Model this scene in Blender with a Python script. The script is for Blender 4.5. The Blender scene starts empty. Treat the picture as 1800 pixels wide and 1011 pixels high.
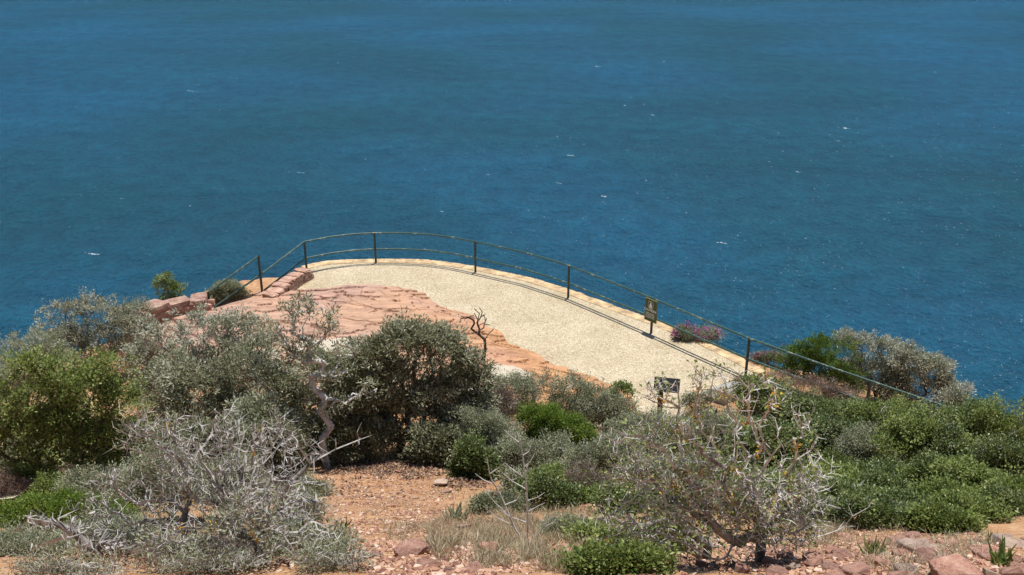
import bpy, bmesh, math, random
import numpy as np
from mathutils import Vector, Matrix
from math import radians, tan, atan, cos, sin, pi

random.seed(7)
SC = bpy.context.scene
COL = SC.collection

# ------------------------------------------------------------------ camera
CAMZ, PITCH, FPX = 11.6, radians(22.0), 1750.0
cam = bpy.data.objects.new('camera', bpy.data.cameras.new('camera'))
COL.objects.link(cam)
cam.location = (0, 0, CAMZ)
cam.rotation_euler = (pi / 2 - PITCH, 0, 0)
cam.data.sensor_width = 36
cam.data.lens = 36 * FPX / 1800
cam.data.clip_start = 0.1
cam.data.clip_end = 60000
SC.camera = cam

# ------------------------------------------------------------------ sky, sun, exposure
SUN = Vector((0.10, 0.20, 1.0)).normalized()
ELEV = math.asin(SUN.z)
world = bpy.data.worlds.new('World')
SC.world = world
world.use_nodes = True
wn = world.node_tree
sky = wn.nodes.new('ShaderNodeTexSky')
sky.sky_type = 'NISHITA'
sky.sun_disc = False
sky.sun_elevation = ELEV
sky.sun_rotation = math.atan2(SUN.x, SUN.y)
sky.altitude = 100
sky.air_density = 1.0
sky.dust_density = 0.2
sky.ozone_density = 2.5
bg = wn.nodes['Background']
bg.inputs['Strength'].default_value = 0.076
wn.links.new(sky.outputs[0], bg.inputs['Color'])
sl = bpy.data.lights.new('sun', 'SUN')
sl.energy = 4.3
sl.angle = radians(0.53)
sl.color = (1.0, 0.965, 0.90)
so = bpy.data.objects.new('sun', sl)
COL.objects.link(so)
so.rotation_euler = SUN.to_track_quat('Z', 'Y').to_euler()
so.location = (0, 0, 60)
SC.view_settings.view_transform = 'Standard'
SC.view_settings.look = 'None'
SC.view_settings.gamma = 1
SC.view_settings.exposure = 0.36

# ------------------------------------------------------------------ helpers
def ray(px, py):
    u, v = (px - 900) / FPX, (505.5 - py) / FPX
    return np.array([u, cos(PITCH) + v * sin(PITCH), -sin(PITCH) + v * cos(PITCH)])

def hit_z(px, py, z=0.0):
    d = ray(px, py)
    t = (z - CAMZ) / d[2]
    return np.array([d[0] * t, d[1] * t, z])

def at_y(px, py, Y):
    d = ray(px, py)
    t = Y / d[1]
    return np.array([d[0] * t, Y, CAMZ + d[2] * t])

def depth(p):
    return p[1] * cos(PITCH) + (CAMZ - p[2]) * sin(PITCH)

def z_for(x, y, py):                      # height of the point above (x, y) seen on row py
    v = (505.5 - py) / FPX
    return CAMZ + y * (-sin(PITCH) + v * cos(PITCH)) / (cos(PITCH) + v * sin(PITCH))

def vnoise(x, y, scale, seed=0):          # value noise 0..1, smooth
    r = np.random.RandomState(1234 + seed)
    T = r.rand(256, 256)
    x = np.asarray(x, float) / scale + 1000.3; y = np.asarray(y, float) / scale + 1000.7
    xi = np.floor(x).astype(int); yi = np.floor(y).astype(int)
    fx = x - xi; fy = y - yi
    fx = fx * fx * (3 - 2 * fx); fy = fy * fy * (3 - 2 * fy)
    a = T[xi % 256, yi % 256]; b = T[(xi + 1) % 256, yi % 256]
    c = T[xi % 256, (yi + 1) % 256]; d = T[(xi + 1) % 256, (yi + 1) % 256]
    return (a * (1 - fx) + b * fx) * (1 - fy) + (c * (1 - fx) + d * fx) * fy

def fbm(x, y, scale, seed=0, octs=4):
    s = 0; a = 1; t = 0
    for k in range(octs):
        s = s + a * vnoise(x, y, scale / 2 ** k, seed + 17 * k); t += a; a *= 0.5
    return s / t - 0.5

def sdist(P, poly):                       # signed distance to polygon, positive inside
    P = np.asarray(P, float).reshape(-1, 2); poly = np.asarray(poly, float)
    d = np.full(len(P), 1e18); ins = np.zeros(len(P), bool)
    n = len(poly)
    for i in range(n):
        a = poly[i]; b = poly[(i + 1) % n]; e = b - a
        w = P - a
        t = np.clip((w @ e) / (e @ e), 0, 1)
        q = w - t[:, None] * e
        d = np.minimum(d, (q ** 2).sum(1))
        c = (a[1] > P[:, 1]) != (b[1] > P[:, 1])
        with np.errstate(divide='ignore', invalid='ignore'):
            xx = (b[0] - a[0]) * (P[:, 1] - a[1]) / (b[1] - a[1] + 1e-12) + a[0]
        ins ^= c & (P[:, 0] < xx)
    d = np.sqrt(d)
    return np.where(ins, d, -d)

def sstep(a, b, x):
    t = np.clip((x - a) / (b - a), 0, 1)
    return t * t * (3 - 2 * t)

# outline pixels of the platform's seaward edge (on z = 0)
EDGE_PX = [(530, 470), (545, 466), (575, 461), (615, 458.5), (660, 457), (745, 458.5), (800, 464.5), (860, 475), (930, 490),
           (1000, 511), (1050, 529), (1100, 547), (1160, 568), (1240, 601), (1290, 626), (1345, 655)]
EDGE = [hit_z(*p)[:2] for p in EDGE_PX]
LAND = [(-90, 8), (-60, 12), (-30, 19), (-20, 22.5), (-15.5, 23.2), (-13, 24.2), (-11.5, 25.6), (-9.9, 28.3), (-8.6, 29.6), (-7.2, 30.0)]
LAND += [tuple(e + np.array([0.0, 0.25])) for e in EDGE[1:-1]]
LAND += [(7.2, 23.9), (8.3, 24.4), (10.0, 24.2), (11.2, 22.8), (12.0, 20.6), (14.5, 19.2), (20, 18.2), (40, 15), (90, 8), (90, -70), (-90, -70)]
PROF = np.array([(-70, 42), (-30, 26), (-8, 14.5), (0, 10.0), (6.5, 6.6), (10, 4.38), (14, 2.42), (17.5, 0.95), (20.3, -0.06), (24, -0.06), (60, -0.1)])

def terr(x, y):
    x = np.atleast_1d(np.asarray(x, float)); y = np.atleast_1d(np.asarray(y, float))
    z = np.interp(y, PROF[:, 0], PROF[:, 1])
    hill = 1 - sstep(17.5, 20.5, y)
    z = z + hill * (0.55 * fbm(x, y, 4.0, 3) + 0.10 * fbm(x, y, 0.7, 5) + 0.035 * fbm(x, y, 0.16, 8, 2))
    right = sstep(6.0, 9.5, x) * sstep(19.5, 23, y)
    z = z - 0.9 * right
    left = sstep(-9.5, -11.5, x) * sstep(20, 24, y)
    z = z - 0.35 * left
    s = -sdist(np.stack([x, y], 1), LAND)
    out = np.clip(s, 0, None)
    z = z - 2.7 * out + np.clip(out, 0, 6) * 0.35 * fbm(x, y, 3, 30) - 0.4 * sstep(-0.1, 0.3, s)
    return np.maximum(z, -136)

def hit_t(px, py, zlift=0.0):
    d = ray(px, py)
    t = np.linspace(3, 45, 1700)
    X = d[0] * t; Y = d[1] * t; Z = CAMZ + d[2] * t
    k = np.argmax(Z < terr(X, Y) + zlift)
    return np.array([X[k], Y[k], terr(X[k], Y[k])[0]])

def gz(x, y):
    return float(terr(x, y)[0])

# ------------------------------------------------------------------ materials
def newmat(name):
    m = bpy.data.materials.new(name); m.use_nodes = True
    nt = m.node_tree
    b = nt.nodes['Principled BSDF']
    return m, nt, b

def N(nt, t, **kw):
    n = nt.nodes.new(t)
    for k, v in kw.items():
        if k.startswith('i_'):
            n.inputs[k[2:].replace('_', ' ')].default_value = v
        else:
            setattr(n, k, v)
    return n

def ramp(nt, stops, interp='LINEAR'):
    r = nt.nodes.new('ShaderNodeValToRGB')
    r.color_ramp.interpolation = interp
    el = r.color_ramp.elements
    while len(el) < len(stops): el.new(0.5)
    for e, (p, c) in zip(el, stops):
        e.position = p
        e.color = (*c, 1) if len(c) == 3 else c
    return r

def mixc(nt, a, b, fac, mode='MIX'):
    m = nt.nodes.new('ShaderNodeMix'); m.data_type = 'RGBA'; m.blend_type = mode
    for s, v in ((m.inputs[0], fac), (m.inputs[6], a), (m.inputs[7], b)):
        if isinstance(v, bpy.types.NodeSocket): nt.links.new(v, s)
        else: s.default_value = v if not isinstance(v, tuple) else (*v[:3], 1)
    return m.outputs[2]

def coords(nt, scale=(1, 1, 1), kind='Object', rot=(0, 0, 0)):
    tc = nt.nodes.new('ShaderNodeTexCoord'); mp = nt.nodes.new('ShaderNodeMapping')
    mp.inputs['Scale'].default_value = scale
    mp.inputs['Rotation'].default_value = rot
    nt.links.new(tc.outputs[kind], mp.inputs[0])
    return mp.outputs[0]

def noise(nt, vec, scale, detail=4, rough=0.55):
    n = nt.nodes.new('ShaderNodeTexNoise')
    n.inputs['Scale'].default_value = scale; n.inputs['Detail'].default_value = detail
    n.inputs['Roughness'].default_value = rough
    nt.links.new(vec, n.inputs['Vector'])
    return n

def bump(nt, h, dist, prev=None, strength=1.0):
    b = nt.nodes.new('ShaderNodeBump')
    b.inputs['Strength'].default_value = strength; b.inputs['Distance'].default_value = dist
    nt.links.new(h, b.inputs['Height'])
    if prev is not None: nt.links.new(prev, b.inputs['Normal'])
    return b.outputs[0]

def leafmat(name, stops, rough=0.5, trans=0.25, spec=0.3):
    m, nt, b = newmat(name)
    at = N(nt, 'ShaderNodeAttribute', attribute_name='tint')
    r = ramp(nt, stops)
    nt.links.new(at.outputs['Fac'], r.inputs[0])
    nt.links.new(r.outputs[0], b.inputs['Base Color'])
    b.inputs['Roughness'].default_value = rough
    b.inputs['Specular IOR Level'].default_value = spec
    if trans > 0:
        tr = N(nt, 'ShaderNodeBsdfTranslucent'); nt.links.new(r.outputs[0], tr.inputs[0])
        mx = N(nt, 'ShaderNodeMixShader'); mx.inputs[0].default_value = trans
        nt.links.new(b.outputs[0], mx.inputs[1]); nt.links.new(tr.outputs[0], mx.inputs[2])
        nt.links.new(mx.outputs[0], nt.nodes['Material Output'].inputs[0])
    return m

L_OLIVE = leafmat('olive_leaf', [(0, (.10, .105, .045)), (.45, (.28, .29, .17)), (.8, (.44, .45, .32)), (1, (.62, .62, .52))], .5, .28)
L_SILVER = leafmat('silver_leaf', [(0, (.13, .135, .07)), (.5, (.36, .37, .26)), (1, (.64, .64, .55))], .55, .25)
L_GREEN = leafmat('green_leaf', [(0, (.06, .10, .018)), (.5, (.205, .26, .065)), (.9, (.34, .40, .12)), (1, (.48, .51, .24))], .5, .35)
L_BRIGHT = leafmat('bright_green_leaf', [(0, (.05, .10, .012)), (.6, (.18, .27, .035)), (1, (.34, .42, .09))], .5, .35)
L_DARK = leafmat('dark_green_leaf', [(0, (.030, .052, .012)), (.5, (.125, .17, .045)), (.85, (.25, .30, .10)), (1, (.44, .48, .24))], .42, .3, .5)
L_YELLOW = leafmat('yellow_green_leaf', [(0, (.07, .10, .02)), (.5, (.18, .25, .06)), (1, (.38, .42, .15))], .5, .3)
L_GREYGREEN = leafmat('grey_green_leaf', [(0, (.10, .105, .055)), (.5, (.29, .31, .18)), (1, (.52, .54, .39))], .55, .3)
L_BROWN = leafmat('dead_brown_twig', [(0, (.08, .05, .04)), (.5, (.18, .12, .09)), (1, (.32, .24, .19))], .7, .1)
L_DRY = leafmat('dry_grass', [(0, (.20, .16, .09)), (.5, (.42, .35, .22)), (1, (.62, .56, .42))], .7, .2)
L_PINK = leafmat('pink_flower', [(0, (.20, .05, .14)), (.5, (.40, .10, .30)), (1, (.60, .25, .48))], .6, .3)
L_LICHEN = leafmat('orange_lichen', [(0, (.35, .16, .01)), (.6, (.55, .28, .02)), (1, (.7, .45, .05))], .8, .0)
L_LITTER = leafmat('leaf_litter', [(0, (.07, .04, .025)), (.5, (.2, .12, .08)), (1, (.42, .33, .25))], .7, .0)

def barkmat(name, c0, c1, c2):
    m, nt, b = newmat(name)
    v = coords(nt)
    n = noise(nt, v, 9, 4)
    r = ramp(nt, [(.32, c0), (.52, c1), (.72, c2)])
    nt.links.new(n.outputs[0], r.inputs[0]); nt.links.new(r.outputs[0], b.inputs['Base Color'])
    b.inputs['Roughness'].default_value = .85
    n2 = noise(nt, v, 60, 3)
    nt.links.new(bump(nt, n2.outputs[0], .006), b.inputs['Normal'])
    return m
B_DARK = barkmat('dark_bark', (.035, .025, .020), (.09, .07, .055), (.20, .17, .14))
B_GREY = barkmat('grey_thorn_bark', (.16, .14, .125), (.42, .39, .36), (.62, .595, .57))
B_THORN = barkmat('pale_thorn_bark', (.20, .18, .16), (.45, .42, .39), (.66, .64, .61))
B_TRUNK = barkmat('thorn_trunk_bark', (.10, .085, .075), (.235, .21, .19), (.46, .43, .40))
B_PALE = barkmat('silvery_twig_bark', (.27, .25, .22), (.55, .52, .49), (.74, .72, .70))
B_WHITE = barkmat('bleached_bark', (.30, .27, .24), (.60, .57, .55), (.78, .76, .74))

# soil
M_SOIL, nt, b = newmat('orange_soil')
v = coords(nt)
n1 = noise(nt, v, .5, 5); n2 = noise(nt, v, 7, 6, .65); n3 = noise(nt, v, 45, 3)
r1 = ramp(nt, [(.30, (.38, .19, .085)), (.5, (.52, .30, .155)), (.68, (.62, .42, .25))])
nt.links.new(n2.outputs[0], r1.inputs[0])
r2 = ramp(nt, [(.35, (.80, .72, .66)), (.65, (1.1, 1.05, 1.0))]); nt.links.new(n1.outputs[0], r2.inputs[0])
c = mixc(nt, r1.outputs[0], r2.outputs[0], .8, 'MULTIPLY')
vo = N(nt, 'ShaderNodeTexVoronoi', i_Scale=26.0); nt.links.new(v, vo.inputs['Vector'])
r3 = ramp(nt, [(.10, (1, 1, 1)), (.22, (0, 0, 0))]); nt.links.new(vo.outputs['Distance'], r3.inputs[0])
c = mixc(nt, c, (.52, .36, .27), r3.outputs[0])
nt.links.new(c, b.inputs['Base Color']); b.inputs['Roughness'].default_value = .95
bb = bump(nt, n2.outputs[0], .08); bb = bump(nt, n3.outputs[0], .02, bb)
nt.links.new(bb, b.inputs['Normal'])

def rockmat(name, stops, scale=2.2, strata=True):
    m, nt, b = newmat(name)
    v = coords(nt, (1, 1, 3) if strata else (1, 1, 1))
    n = noise(nt, v, scale, 7, .62)
    r = ramp(nt, stops); nt.links.new(n.outputs[0], r.inputs[0])
    oi = N(nt, 'ShaderNodeObjectInfo')
    rr = ramp(nt, [(0, (.72, .68, .70)), (.5, (1, .95, .93)), (1, (1.2, 1.12, 1.05))]); nt.links.new(oi.outputs['Random'], rr.inputs[0])
    c = mixc(nt, r.outputs[0], rr.outputs[0], 1.0, 'MULTIPLY')
    n2 = noise(nt, v, 22, 5, .6)
    rs = ramp(nt, [(.56, (0, 0, 0)), (.68, (1, 1, 1))]); nt.links.new(n2.outputs[0], rs.inputs[0])
    c = mixc(nt, c, (.62, .50, .42), rs.outputs[0])
    nt.links.new(c, b.inputs['Base Color']); b.inputs['Roughness'].default_value = .85
    bb = bump(nt, n.outputs[0], .03); bb = bump(nt, n2.outputs[0], .012, bb)
    nt.links.new(bb, b.inputs['Normal'])
    return m
M_ROCK = rockmat('red_sandstone', [(.28, (.26, .12, .085)), (.45, (.45, .23, .165)), (.6, (.56, .34, .25)), (.75, (.66, .50, .40))])
M_PALE = rockmat('pale_sandstone', [(.28, (.36, .24, .17)), (.5, (.52, .40, .31)), (.72, (.66, .56, .47))])
M_WALL = rockmat('wall_sandstone', [(.28, (.20, .10, .07)), (.5, (.38, .23, .17)), (.72, (.55, .40, .30))], 4)
# big slab: pink to orange, patchy
M_SLAB, nt, b = newmat('slab_sandstone')
v = coords(nt, (1, 1, 1)); vs = coords(nt, (.45, 1.3, 2), rot=(0, 0, radians(-12)))
na = noise(nt, v, .38, 3); nb = noise(nt, vs, 3.0, 8, .65); nc = noise(nt, v, 30, 4, .6)
ra = ramp(nt, [(.38, (.42, .22, .165)), (.60, (.50, .25, .10))]); nt.links.new(na.outputs[0], ra.inputs[0])
sep = N(nt, 'ShaderNodeSeparateXYZ'); tcs = N(nt, 'ShaderNodeTexCoord'); nt.links.new(tcs.outputs['Object'], sep.inputs[0])
mr = N(nt, 'ShaderNodeMapRange'); mr.inputs[1].default_value = -4.0; mr.inputs[2].default_value = 0.5
nt.links.new(sep.outputs[0], mr.inputs[0])
cc = mixc(nt, (.44, .29, .22), (.50, .265, .12), mr.outputs[0])
cc = mixc(nt, cc, ra.outputs[0], .35)
rb = ramp(nt, [(.28, (.55, .48, .46)), (.5, (1, 1, 1)), (.72, (1.35, 1.35, 1.35))]); nt.links.new(nb.outputs[0], rb.inputs[0])
cc = mixc(nt, cc, rb.outputs[0], 1.0, 'MULTIPLY')
rc = ramp(nt, [(.62, (0, 0, 0)), (.74, (1, 1, 1))]); nt.links.new(nc.outputs[0], rc.inputs[0])
cc = mixc(nt, cc, (.66, .50, .42), rc.outputs[0])
nt.links.new(cc, b.inputs['Base Color']); b.inputs['Roughness'].default_value = .85
bb = bump(nt, nb.outputs[0], .05); bb = bump(nt, nc.outputs[0], .012, bb); nt.links.new(bb, b.inputs['Normal'])

# exposed pebble paving
M_PAVE, nt, b = newmat('pebble_paving')
v = coords(nt)
vo = N(nt, 'ShaderNodeTexVoronoi', i_Scale=30.0); nt.links.new(v, vo.inputs['Vector'])
rs = ramp(nt, [(0, (.40, .31, .20)), (.15, (.52, .445, .32)), (.7, (.62, .55, .41)), (1, (.74, .68, .54))])
sp = N(nt, 'ShaderNodeSeparateColor'); nt.links.new(vo.outputs['Color'], sp.inputs[0]); nt.links.new(sp.outputs[0], rs.inputs[0])
rd = ramp(nt, [(.30, (1, 1, 1)), (.62, (.62, .55, .44))]); nt.links.new(vo.outputs['Distance'], rd.inputs[0])
c = mixc(nt, rs.outputs[0], rd.outputs[0], .75, 'MULTIPLY')
nl = noise(nt, v, .8, 6, .65); rl = ramp(nt, [(.33, (.80, .74, .64)), (.48, (.93, .91, .86)), (.62, (1.04, 1.02, 1.0))]); nt.links.new(nl.outputs[0], rl.inputs[0])
c = mixc(nt, c, rl.outputs[0], .9, 'MULTIPLY')
nst = noise(nt, coords(nt, (1, .6, 1), rot=(0, 0, .5)), 1.1, 7, .7); rst = ramp(nt, [(.54, (0, 0, 0)), (.72, (.55, .55, .55))]); nt.links.new(nst.outputs[0], rst.inputs[0])
c = mixc(nt, c, (.50, .375, .26), rst.outputs[0])
# row of worn pink bricks let into the paving, running from the edge inward
tcp = N(nt, 'ShaderNodeTexCoord')
A = hit_z(1000, 531); B = hit_z(872, 576)
mp = N(nt, 'ShaderNodeMapping'); mp.vector_type = 'TEXTURE'
ang = math.atan2(B[1] - A[1], B[0] - A[0])
mp.inputs['Location'].default_value = (A[0], A[1], 0); mp.inputs['Rotation'].default_value = (0, 0, ang)
nt.links.new(tcp.outputs['Object'], mp.inputs[0])
s2 = N(nt, 'ShaderNodeSeparateXYZ'); nt.links.new(mp.outputs[0], s2.inputs[0])
def mth(op, a, bv=None, c2=None):
    n = nt.nodes.new('ShaderNodeMath'); n.operation = op
    for i, vv in enumerate([a, bv, c2]):
        if vv is None: continue
        if isinstance(vv, bpy.types.NodeSocket): nt.links.new(vv, n.inputs[i])
        else: n.inputs[i].default_value = vv
    return n.outputs[0]
Lr = float(np.linalg.norm(B - A))
inx = mth('MULTIPLY', mth('GREATER_THAN', s2.outputs[0], 0.0), mth('LESS_THAN', s2.outputs[0], Lr))
iny = mth('LESS_THAN', mth('ABSOLUTE', s2.outputs[1]), .12)
jt = mth('GREATER_THAN', mth('FRACT', mth('MULTIPLY', s2.outputs[0], 6.5)), .2)
nw = noise(nt, v, 5, 3); wear = mth('GREATER_THAN', nw.outputs[0], .47)
bk = mth('MULTIPLY', mth('MULTIPLY', inx, iny), mth('MULTIPLY', jt, wear))
c = mixc(nt, c, (.55, .37, .30), mth('MULTIPLY', bk, .75))
nt.links.new(c, b.inputs['Base Color']); b.inputs['Roughness'].default_value = .9
bi = mth('SUBTRACT', 1.0, vo.outputs['Distance'])
nt.links.new(bump(nt, bi, .012), b.inputs['Normal'])

def simple(name, col, rough=.6, metal=0, ns=None, amt=.25):
    m, nt, b = newmat(name)
    v = coords(nt)
    n = noise(nt, v, ns or 12, 4)
    r = ramp(nt, [(.3, tuple(x * (1 - amt) for x in col)), (.7, tuple(min(1, x * (1 + amt)) for x in col))])
    nt.links.new(n.outputs[0], r.inputs[0]); nt.links.new(r.outputs[0], b.inputs['Base Color'])
    b.inputs['Roughness'].default_value = rough; b.inputs['Metallic'].default_value = metal
    nt.links.new(bump(nt, n.outputs[0], .004), b.inputs['Normal'])
    return m
M_COPING = simple('tan_coping', (.50, .355, .20), .9, 0, 3.5, .45)
M_CONC = simple('pale_concrete', (.50, .43, .33), .9, 0, 5, .15)
M_SIGN = simple('sign_green', (.040, .070, .020), .6, 0, 8, .1)
M_SIGNF = simple('sign_frame', (.15, .155, .06), .6, 0, 8, .15)
M_BLACK = simple('sign_black', (.015, .018, .015), .5)
M_WHITE = simple('sign_white', (.75, .75, .68), .6)
M_PANEL = simple('dark_panel', (.006, .0065, .009), .65)
M_WOOD = simple('weathered_wood', (.085, .052, .038), .8, 0, 14, .4)
M_STEP = simple('grey_step', (.30, .30, .28), .85, 0, 6, .2)
# green paint worn to pale metal / lichen on the upper rails
M_RAIL, nt, b = newmat('worn_green_paint')
v = coords(nt); n = noise(nt, v, 7, 6, .7); n2 = noise(nt, v, 1.1, 2)
r = ramp(nt, [(.55, (.030, .085, .068)), (.60, (.24, .28, .22))]); nt.links.new(n.outputs[0], r.inputs[0])
nt.links.new(r.outputs[0], b.inputs['Base Color']); b.inputs['Roughness'].default_value = .42
M_POST = simple('dark_green_paint', (.022, .048, .042), .45, 0, 9, .4)

# ------------------------------------------------------------------ mesh building
def tag(o, label=None, cat=None, group=None, kind=None):
    if label: o['label'] = label
    if cat: o['category'] = cat
    if group: o['group'] = group
    if kind: o['kind'] = kind
    return o

def qmesh(name, V, F, mat, parent=None, tint=None, smooth=False, k=4):
    V = np.asarray(V, np.float32).reshape(-1, 3); F = np.asarray(F, np.int32).reshape(-1, k)
    me = bpy.data.meshes.new(name)
    me.vertices.add(len(V)); me.vertices.foreach_set('co', V.ravel())
    me.loops.add(F.size); me.loops.foreach_set('vertex_index', F.ravel())
    me.polygons.add(len(F))
    me.polygons.foreach_set('loop_start', np.arange(0, F.size, k, dtype=np.int32))
    me.polygons.foreach_set('loop_total', np.full(len(F), k, np.int32))
    me.polygons.foreach_set('use_smooth', np.full(len(F), smooth))
    if tint is not None:
        a = me.attributes.new('tint', 'FLOAT', 'FACE'); a.data.foreach_set('value', np.asarray(tint, np.float32))
    me.materials.append(mat)
    me.update(calc_edges=True); me.validate()
    o = bpy.data.objects.new(name, me); COL.objects.link(o)
    if parent is not None:
        o.parent = parent
        V2 = V - np.array(parent.matrix_basis.translation, np.float32) if parent.type == 'EMPTY' else V
        me.vertices.foreach_set('co', V2.astype(np.float32).ravel()); me.update()
    return o

def empty(name, loc):
    o = bpy.data.objects.new(name, None); COL.objects.link(o)
    o.location = tuple(float(a) for a in loc); o.empty_display_size = .2
    return o

def bobj(name, bm, mat, parent=None, smooth=False, world=True):
    me = bpy.data.meshes.new(name)
    if parent is not None and world:
        bmesh.ops.translate(bm, verts=bm.verts, vec=-Vector(parent.location))
    bmesh.ops.recalc_face_normals(bm, faces=bm.faces)
    bm.to_mesh(me); bm.free()
    for p in me.polygons: p.use_smooth = smooth
    me.materials.append(mat)
    o = bpy.data.objects.new(name, me); COL.objects.link(o)
    if parent is not None: o.parent = parent
    return o

def norm(a):
    return a / (np.linalg.norm(a, axis=-1, keepdims=True) + 1e-9)

def tubes(P, Q, rp, rq, sides=4):
    """separate frusta P->Q (n,3)"""
    P = np.asarray(P, float); Q = np.asarray(Q, float)
    d = norm(Q - P)
    P = P - d * np.asarray(rp)[:, None] * .35; Q = Q + d * np.asarray(rq)[:, None] * .35
    up = np.where(np.abs(d[:, 2:3]) < .9, np.array([[0, 0, 1.]]), np.array([[1., 0, 0]]))
    a = norm(np.cross(d, up)); b = np.cross(d, a)
    n = len(P); th = np.arange(sides) * 2 * pi / sides
    V = np.zeros((n, 2 * sides, 3))
    for k, t in enumerate(th):
        o = a * cos(t) + b * sin(t)
        V[:, k] = P + o * np.asarray(rp)[:, None]; V[:, sides + k] = Q + o * np.asarray(rq)[:, None]
    F = np.array([[k, (k + 1) % sides, sides + (k + 1) % sides, sides + k] for k in range(sides)])
    FF = (F[None] + (np.arange(n) * 2 * sides)[:, None, None]).reshape(-1, 4)
    return V.reshape(-1, 3), FF

def join(parts):
    Vs, Fs, o = [], [], 0
    for V, F in parts:
        Vs.append(V); Fs.append(F + o); o += len(V)
    return np.concatenate(Vs), np.concatenate(Fs)

def polytube(pts, r, sides=8):
    """one continuous bent tube along a polyline"""
    pts = np.asarray(pts, float); n = len(pts)
    r = np.full(n, r) if np.isscalar(r) else np.asarray(r)
    V = []
    t0 = norm(np.diff(pts, axis=0))
    T = norm(np.concatenate([t0[:1], t0[:-1] + t0[1:], t0[-1:]])) if n > 2 else norm(np.concatenate([t0, t0]))
    ref = np.array([0, 0, 1.]) if abs(T[0][2]) < .8 else np.array([1., 0, 0])
    for i in range(n):
        a = norm(np.cross(T[i], ref)); b = np.cross(a, T[i])
        for k in range(sides):
            th = 2 * pi * k / sides
            V.append(pts[i] + r[i] * (a * cos(th) + b * sin(th)))
    F = [[i * sides + k, i * sides + (k + 1) % sides, (i + 1) * sides + (k + 1) % sides, (i + 1) * sides + k] for i in range(n - 1) for k in range(sides)]
    return np.array(V), np.array(F)

def grow(root, attr, rng, seg=.12, wig=.02, bal=.35, curl=.35, trunk=None):
    """tree through all attractor points; returns node positions, parents"""
    root = np.asarray(root, float)
    pos = [root]; par = [-1]; pl = [0.0]; dr = [np.array([0, 0, 1.])]
    if trunk is not None:
        for t in trunk:
            d = np.asarray(t, float) - pos[-1]
            pos.append(np.asarray(t, float)); par.append(len(pos) - 2); pl.append(pl[-1] + np.linalg.norm(d)); dr.append(norm(d))
    attr = attr[np.argsort(np.linalg.norm(attr - pos[-1], axis=1))]
    cap = 200000
    PA = np.zeros((4096, 3)); PA[:len(pos)] = pos; PL = np.zeros(4096); PL[:len(pl)] = pl
    n = len(pos); tips = []
    for a in attr:
        D = np.linalg.norm(PA[:n] - a, axis=1)
        j = int(np.argmin(D + bal * PL[:n]))
        d = D[j]
        if d < .02: continue
        m = max(1, int(round(d / seg)))
        c = PA[j] + dr[j] * d * curl
        last = j; prev = PA[j].copy()
        for k in range(1, m + 1):
            t = k / m
            q = (1 - t) ** 2 * PA[j] + 2 * t * (1 - t) * c + t * t * a
            if k < m: q = q + rng.normal(0, wig, 3)
            if n >= len(PA):
                PA = np.concatenate([PA, np.zeros_like(PA)]); PL = np.concatenate([PL, np.zeros_like(PL)])
            PA[n] = q; PL[n] = PL[last] + np.linalg.norm(q - prev)
            par.append(last); dr.append(norm(q - prev)); prev = q; last = n; n += 1
        tips.append(last)
    return PA[:n].copy(), np.array(par), np.array(tips), np.array(dr)

def radii(par, r0, power=2.4, tipr=None):
    n = len(par); acc = np.zeros(n)
    for i in range(n - 1, 0, -1):
        if acc[i] == 0: acc[i] = r0 ** power
        acc[par[i]] += acc[i] if par[i] >= 0 else 0
    if acc[0] == 0: acc[0] = r0 ** power
    return acc ** (1 / power)

def leaves(C, D, L, W, rng, flat=.5):
    """quads: base C, direction D; normal biased up"""
    n = len(C)
    D = norm(D)
    nn = rng.normal(0, 1, (n, 3)); nn[:, 2] = np.abs(nn[:, 2]) + flat * 2
    s = norm(np.cross(D, nn)); nn = np.cross(s, D)
    L = np.asarray(L)[:, None] * np.ones((n, 1)); W = np.asarray(W)[:, None] * np.ones((n, 1))
    V = np.zeros((n, 4, 3))
    V[:, 0] = C; V[:, 2] = C + D * L - nn * L * .08
    mid = C + D * L * .5 + nn * L * .04
    V[:, 1] = mid + s * W * .5; V[:, 3] = mid - s * W * .5
    F = np.arange(4 * n).reshape(n, 4)
    return V.reshape(-1, 3), F

def lobes_sample(lobes, n, rng, shell=.55, up=-.5):
    """points in the outer part of a union of ellipsoids"""
    w = np.array([l[3] * l[4] + l[3] * l[5] + l[4] * l[5] for l in lobes]); w = w / w.sum()
    out = []
    while len(out) < n:
        m = n * 2
        k = rng.choice(len(lobes), m, p=w)
        Lb = np.array(lobes)[k]
        d = norm(rng.normal(0, 1, (m, 3)))
        d[:, 2] = np.where(d[:, 2] < up, -d[:, 2], d[:, 2])
        bumpy = 1 + .16 * np.sin(d[:, 0] * 7 + k) * np.sin(d[:, 1] * 6 + 2 * k) + .12 * np.sin(d[:, 2] * 9 + k * 3)
        r = (shell + (1 - shell) * rng.rand(m) ** .6) * bumpy
        stray = rng.rand(m) < .07
        r = np.where(stray, r * rng.uniform(1.1, 1.4, m), r)
        p = Lb[:, :3] + d * r[:, None] * Lb[:, 3:6]
        # throw away points buried deep inside another lobe
        keep = np.ones(m, bool)
        for q, l in enumerate(lobes):
            e = (((p - np.array(l[:3])) / np.array(l[3:6])) ** 2).sum(1)
            keep &= (e > (shell * .75) ** 2) | (rng.rand(m) < .12)
        ph = len(lobes) * 1.7
        q3 = np.sin(p[:, 0] * 3.1 + ph) * np.sin(p[:, 1] * 3.7 + 1.3 * ph) + np.sin(p[:, 2] * 4.3 + p[:, 0] * 1.9 + ph) * .8
        keep &= (q3 > -.65) | (rng.rand(m) < .25)
        out += list(p[keep])
    out = np.array(out); rng.shuffle(out)
    return out[:n]

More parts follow.
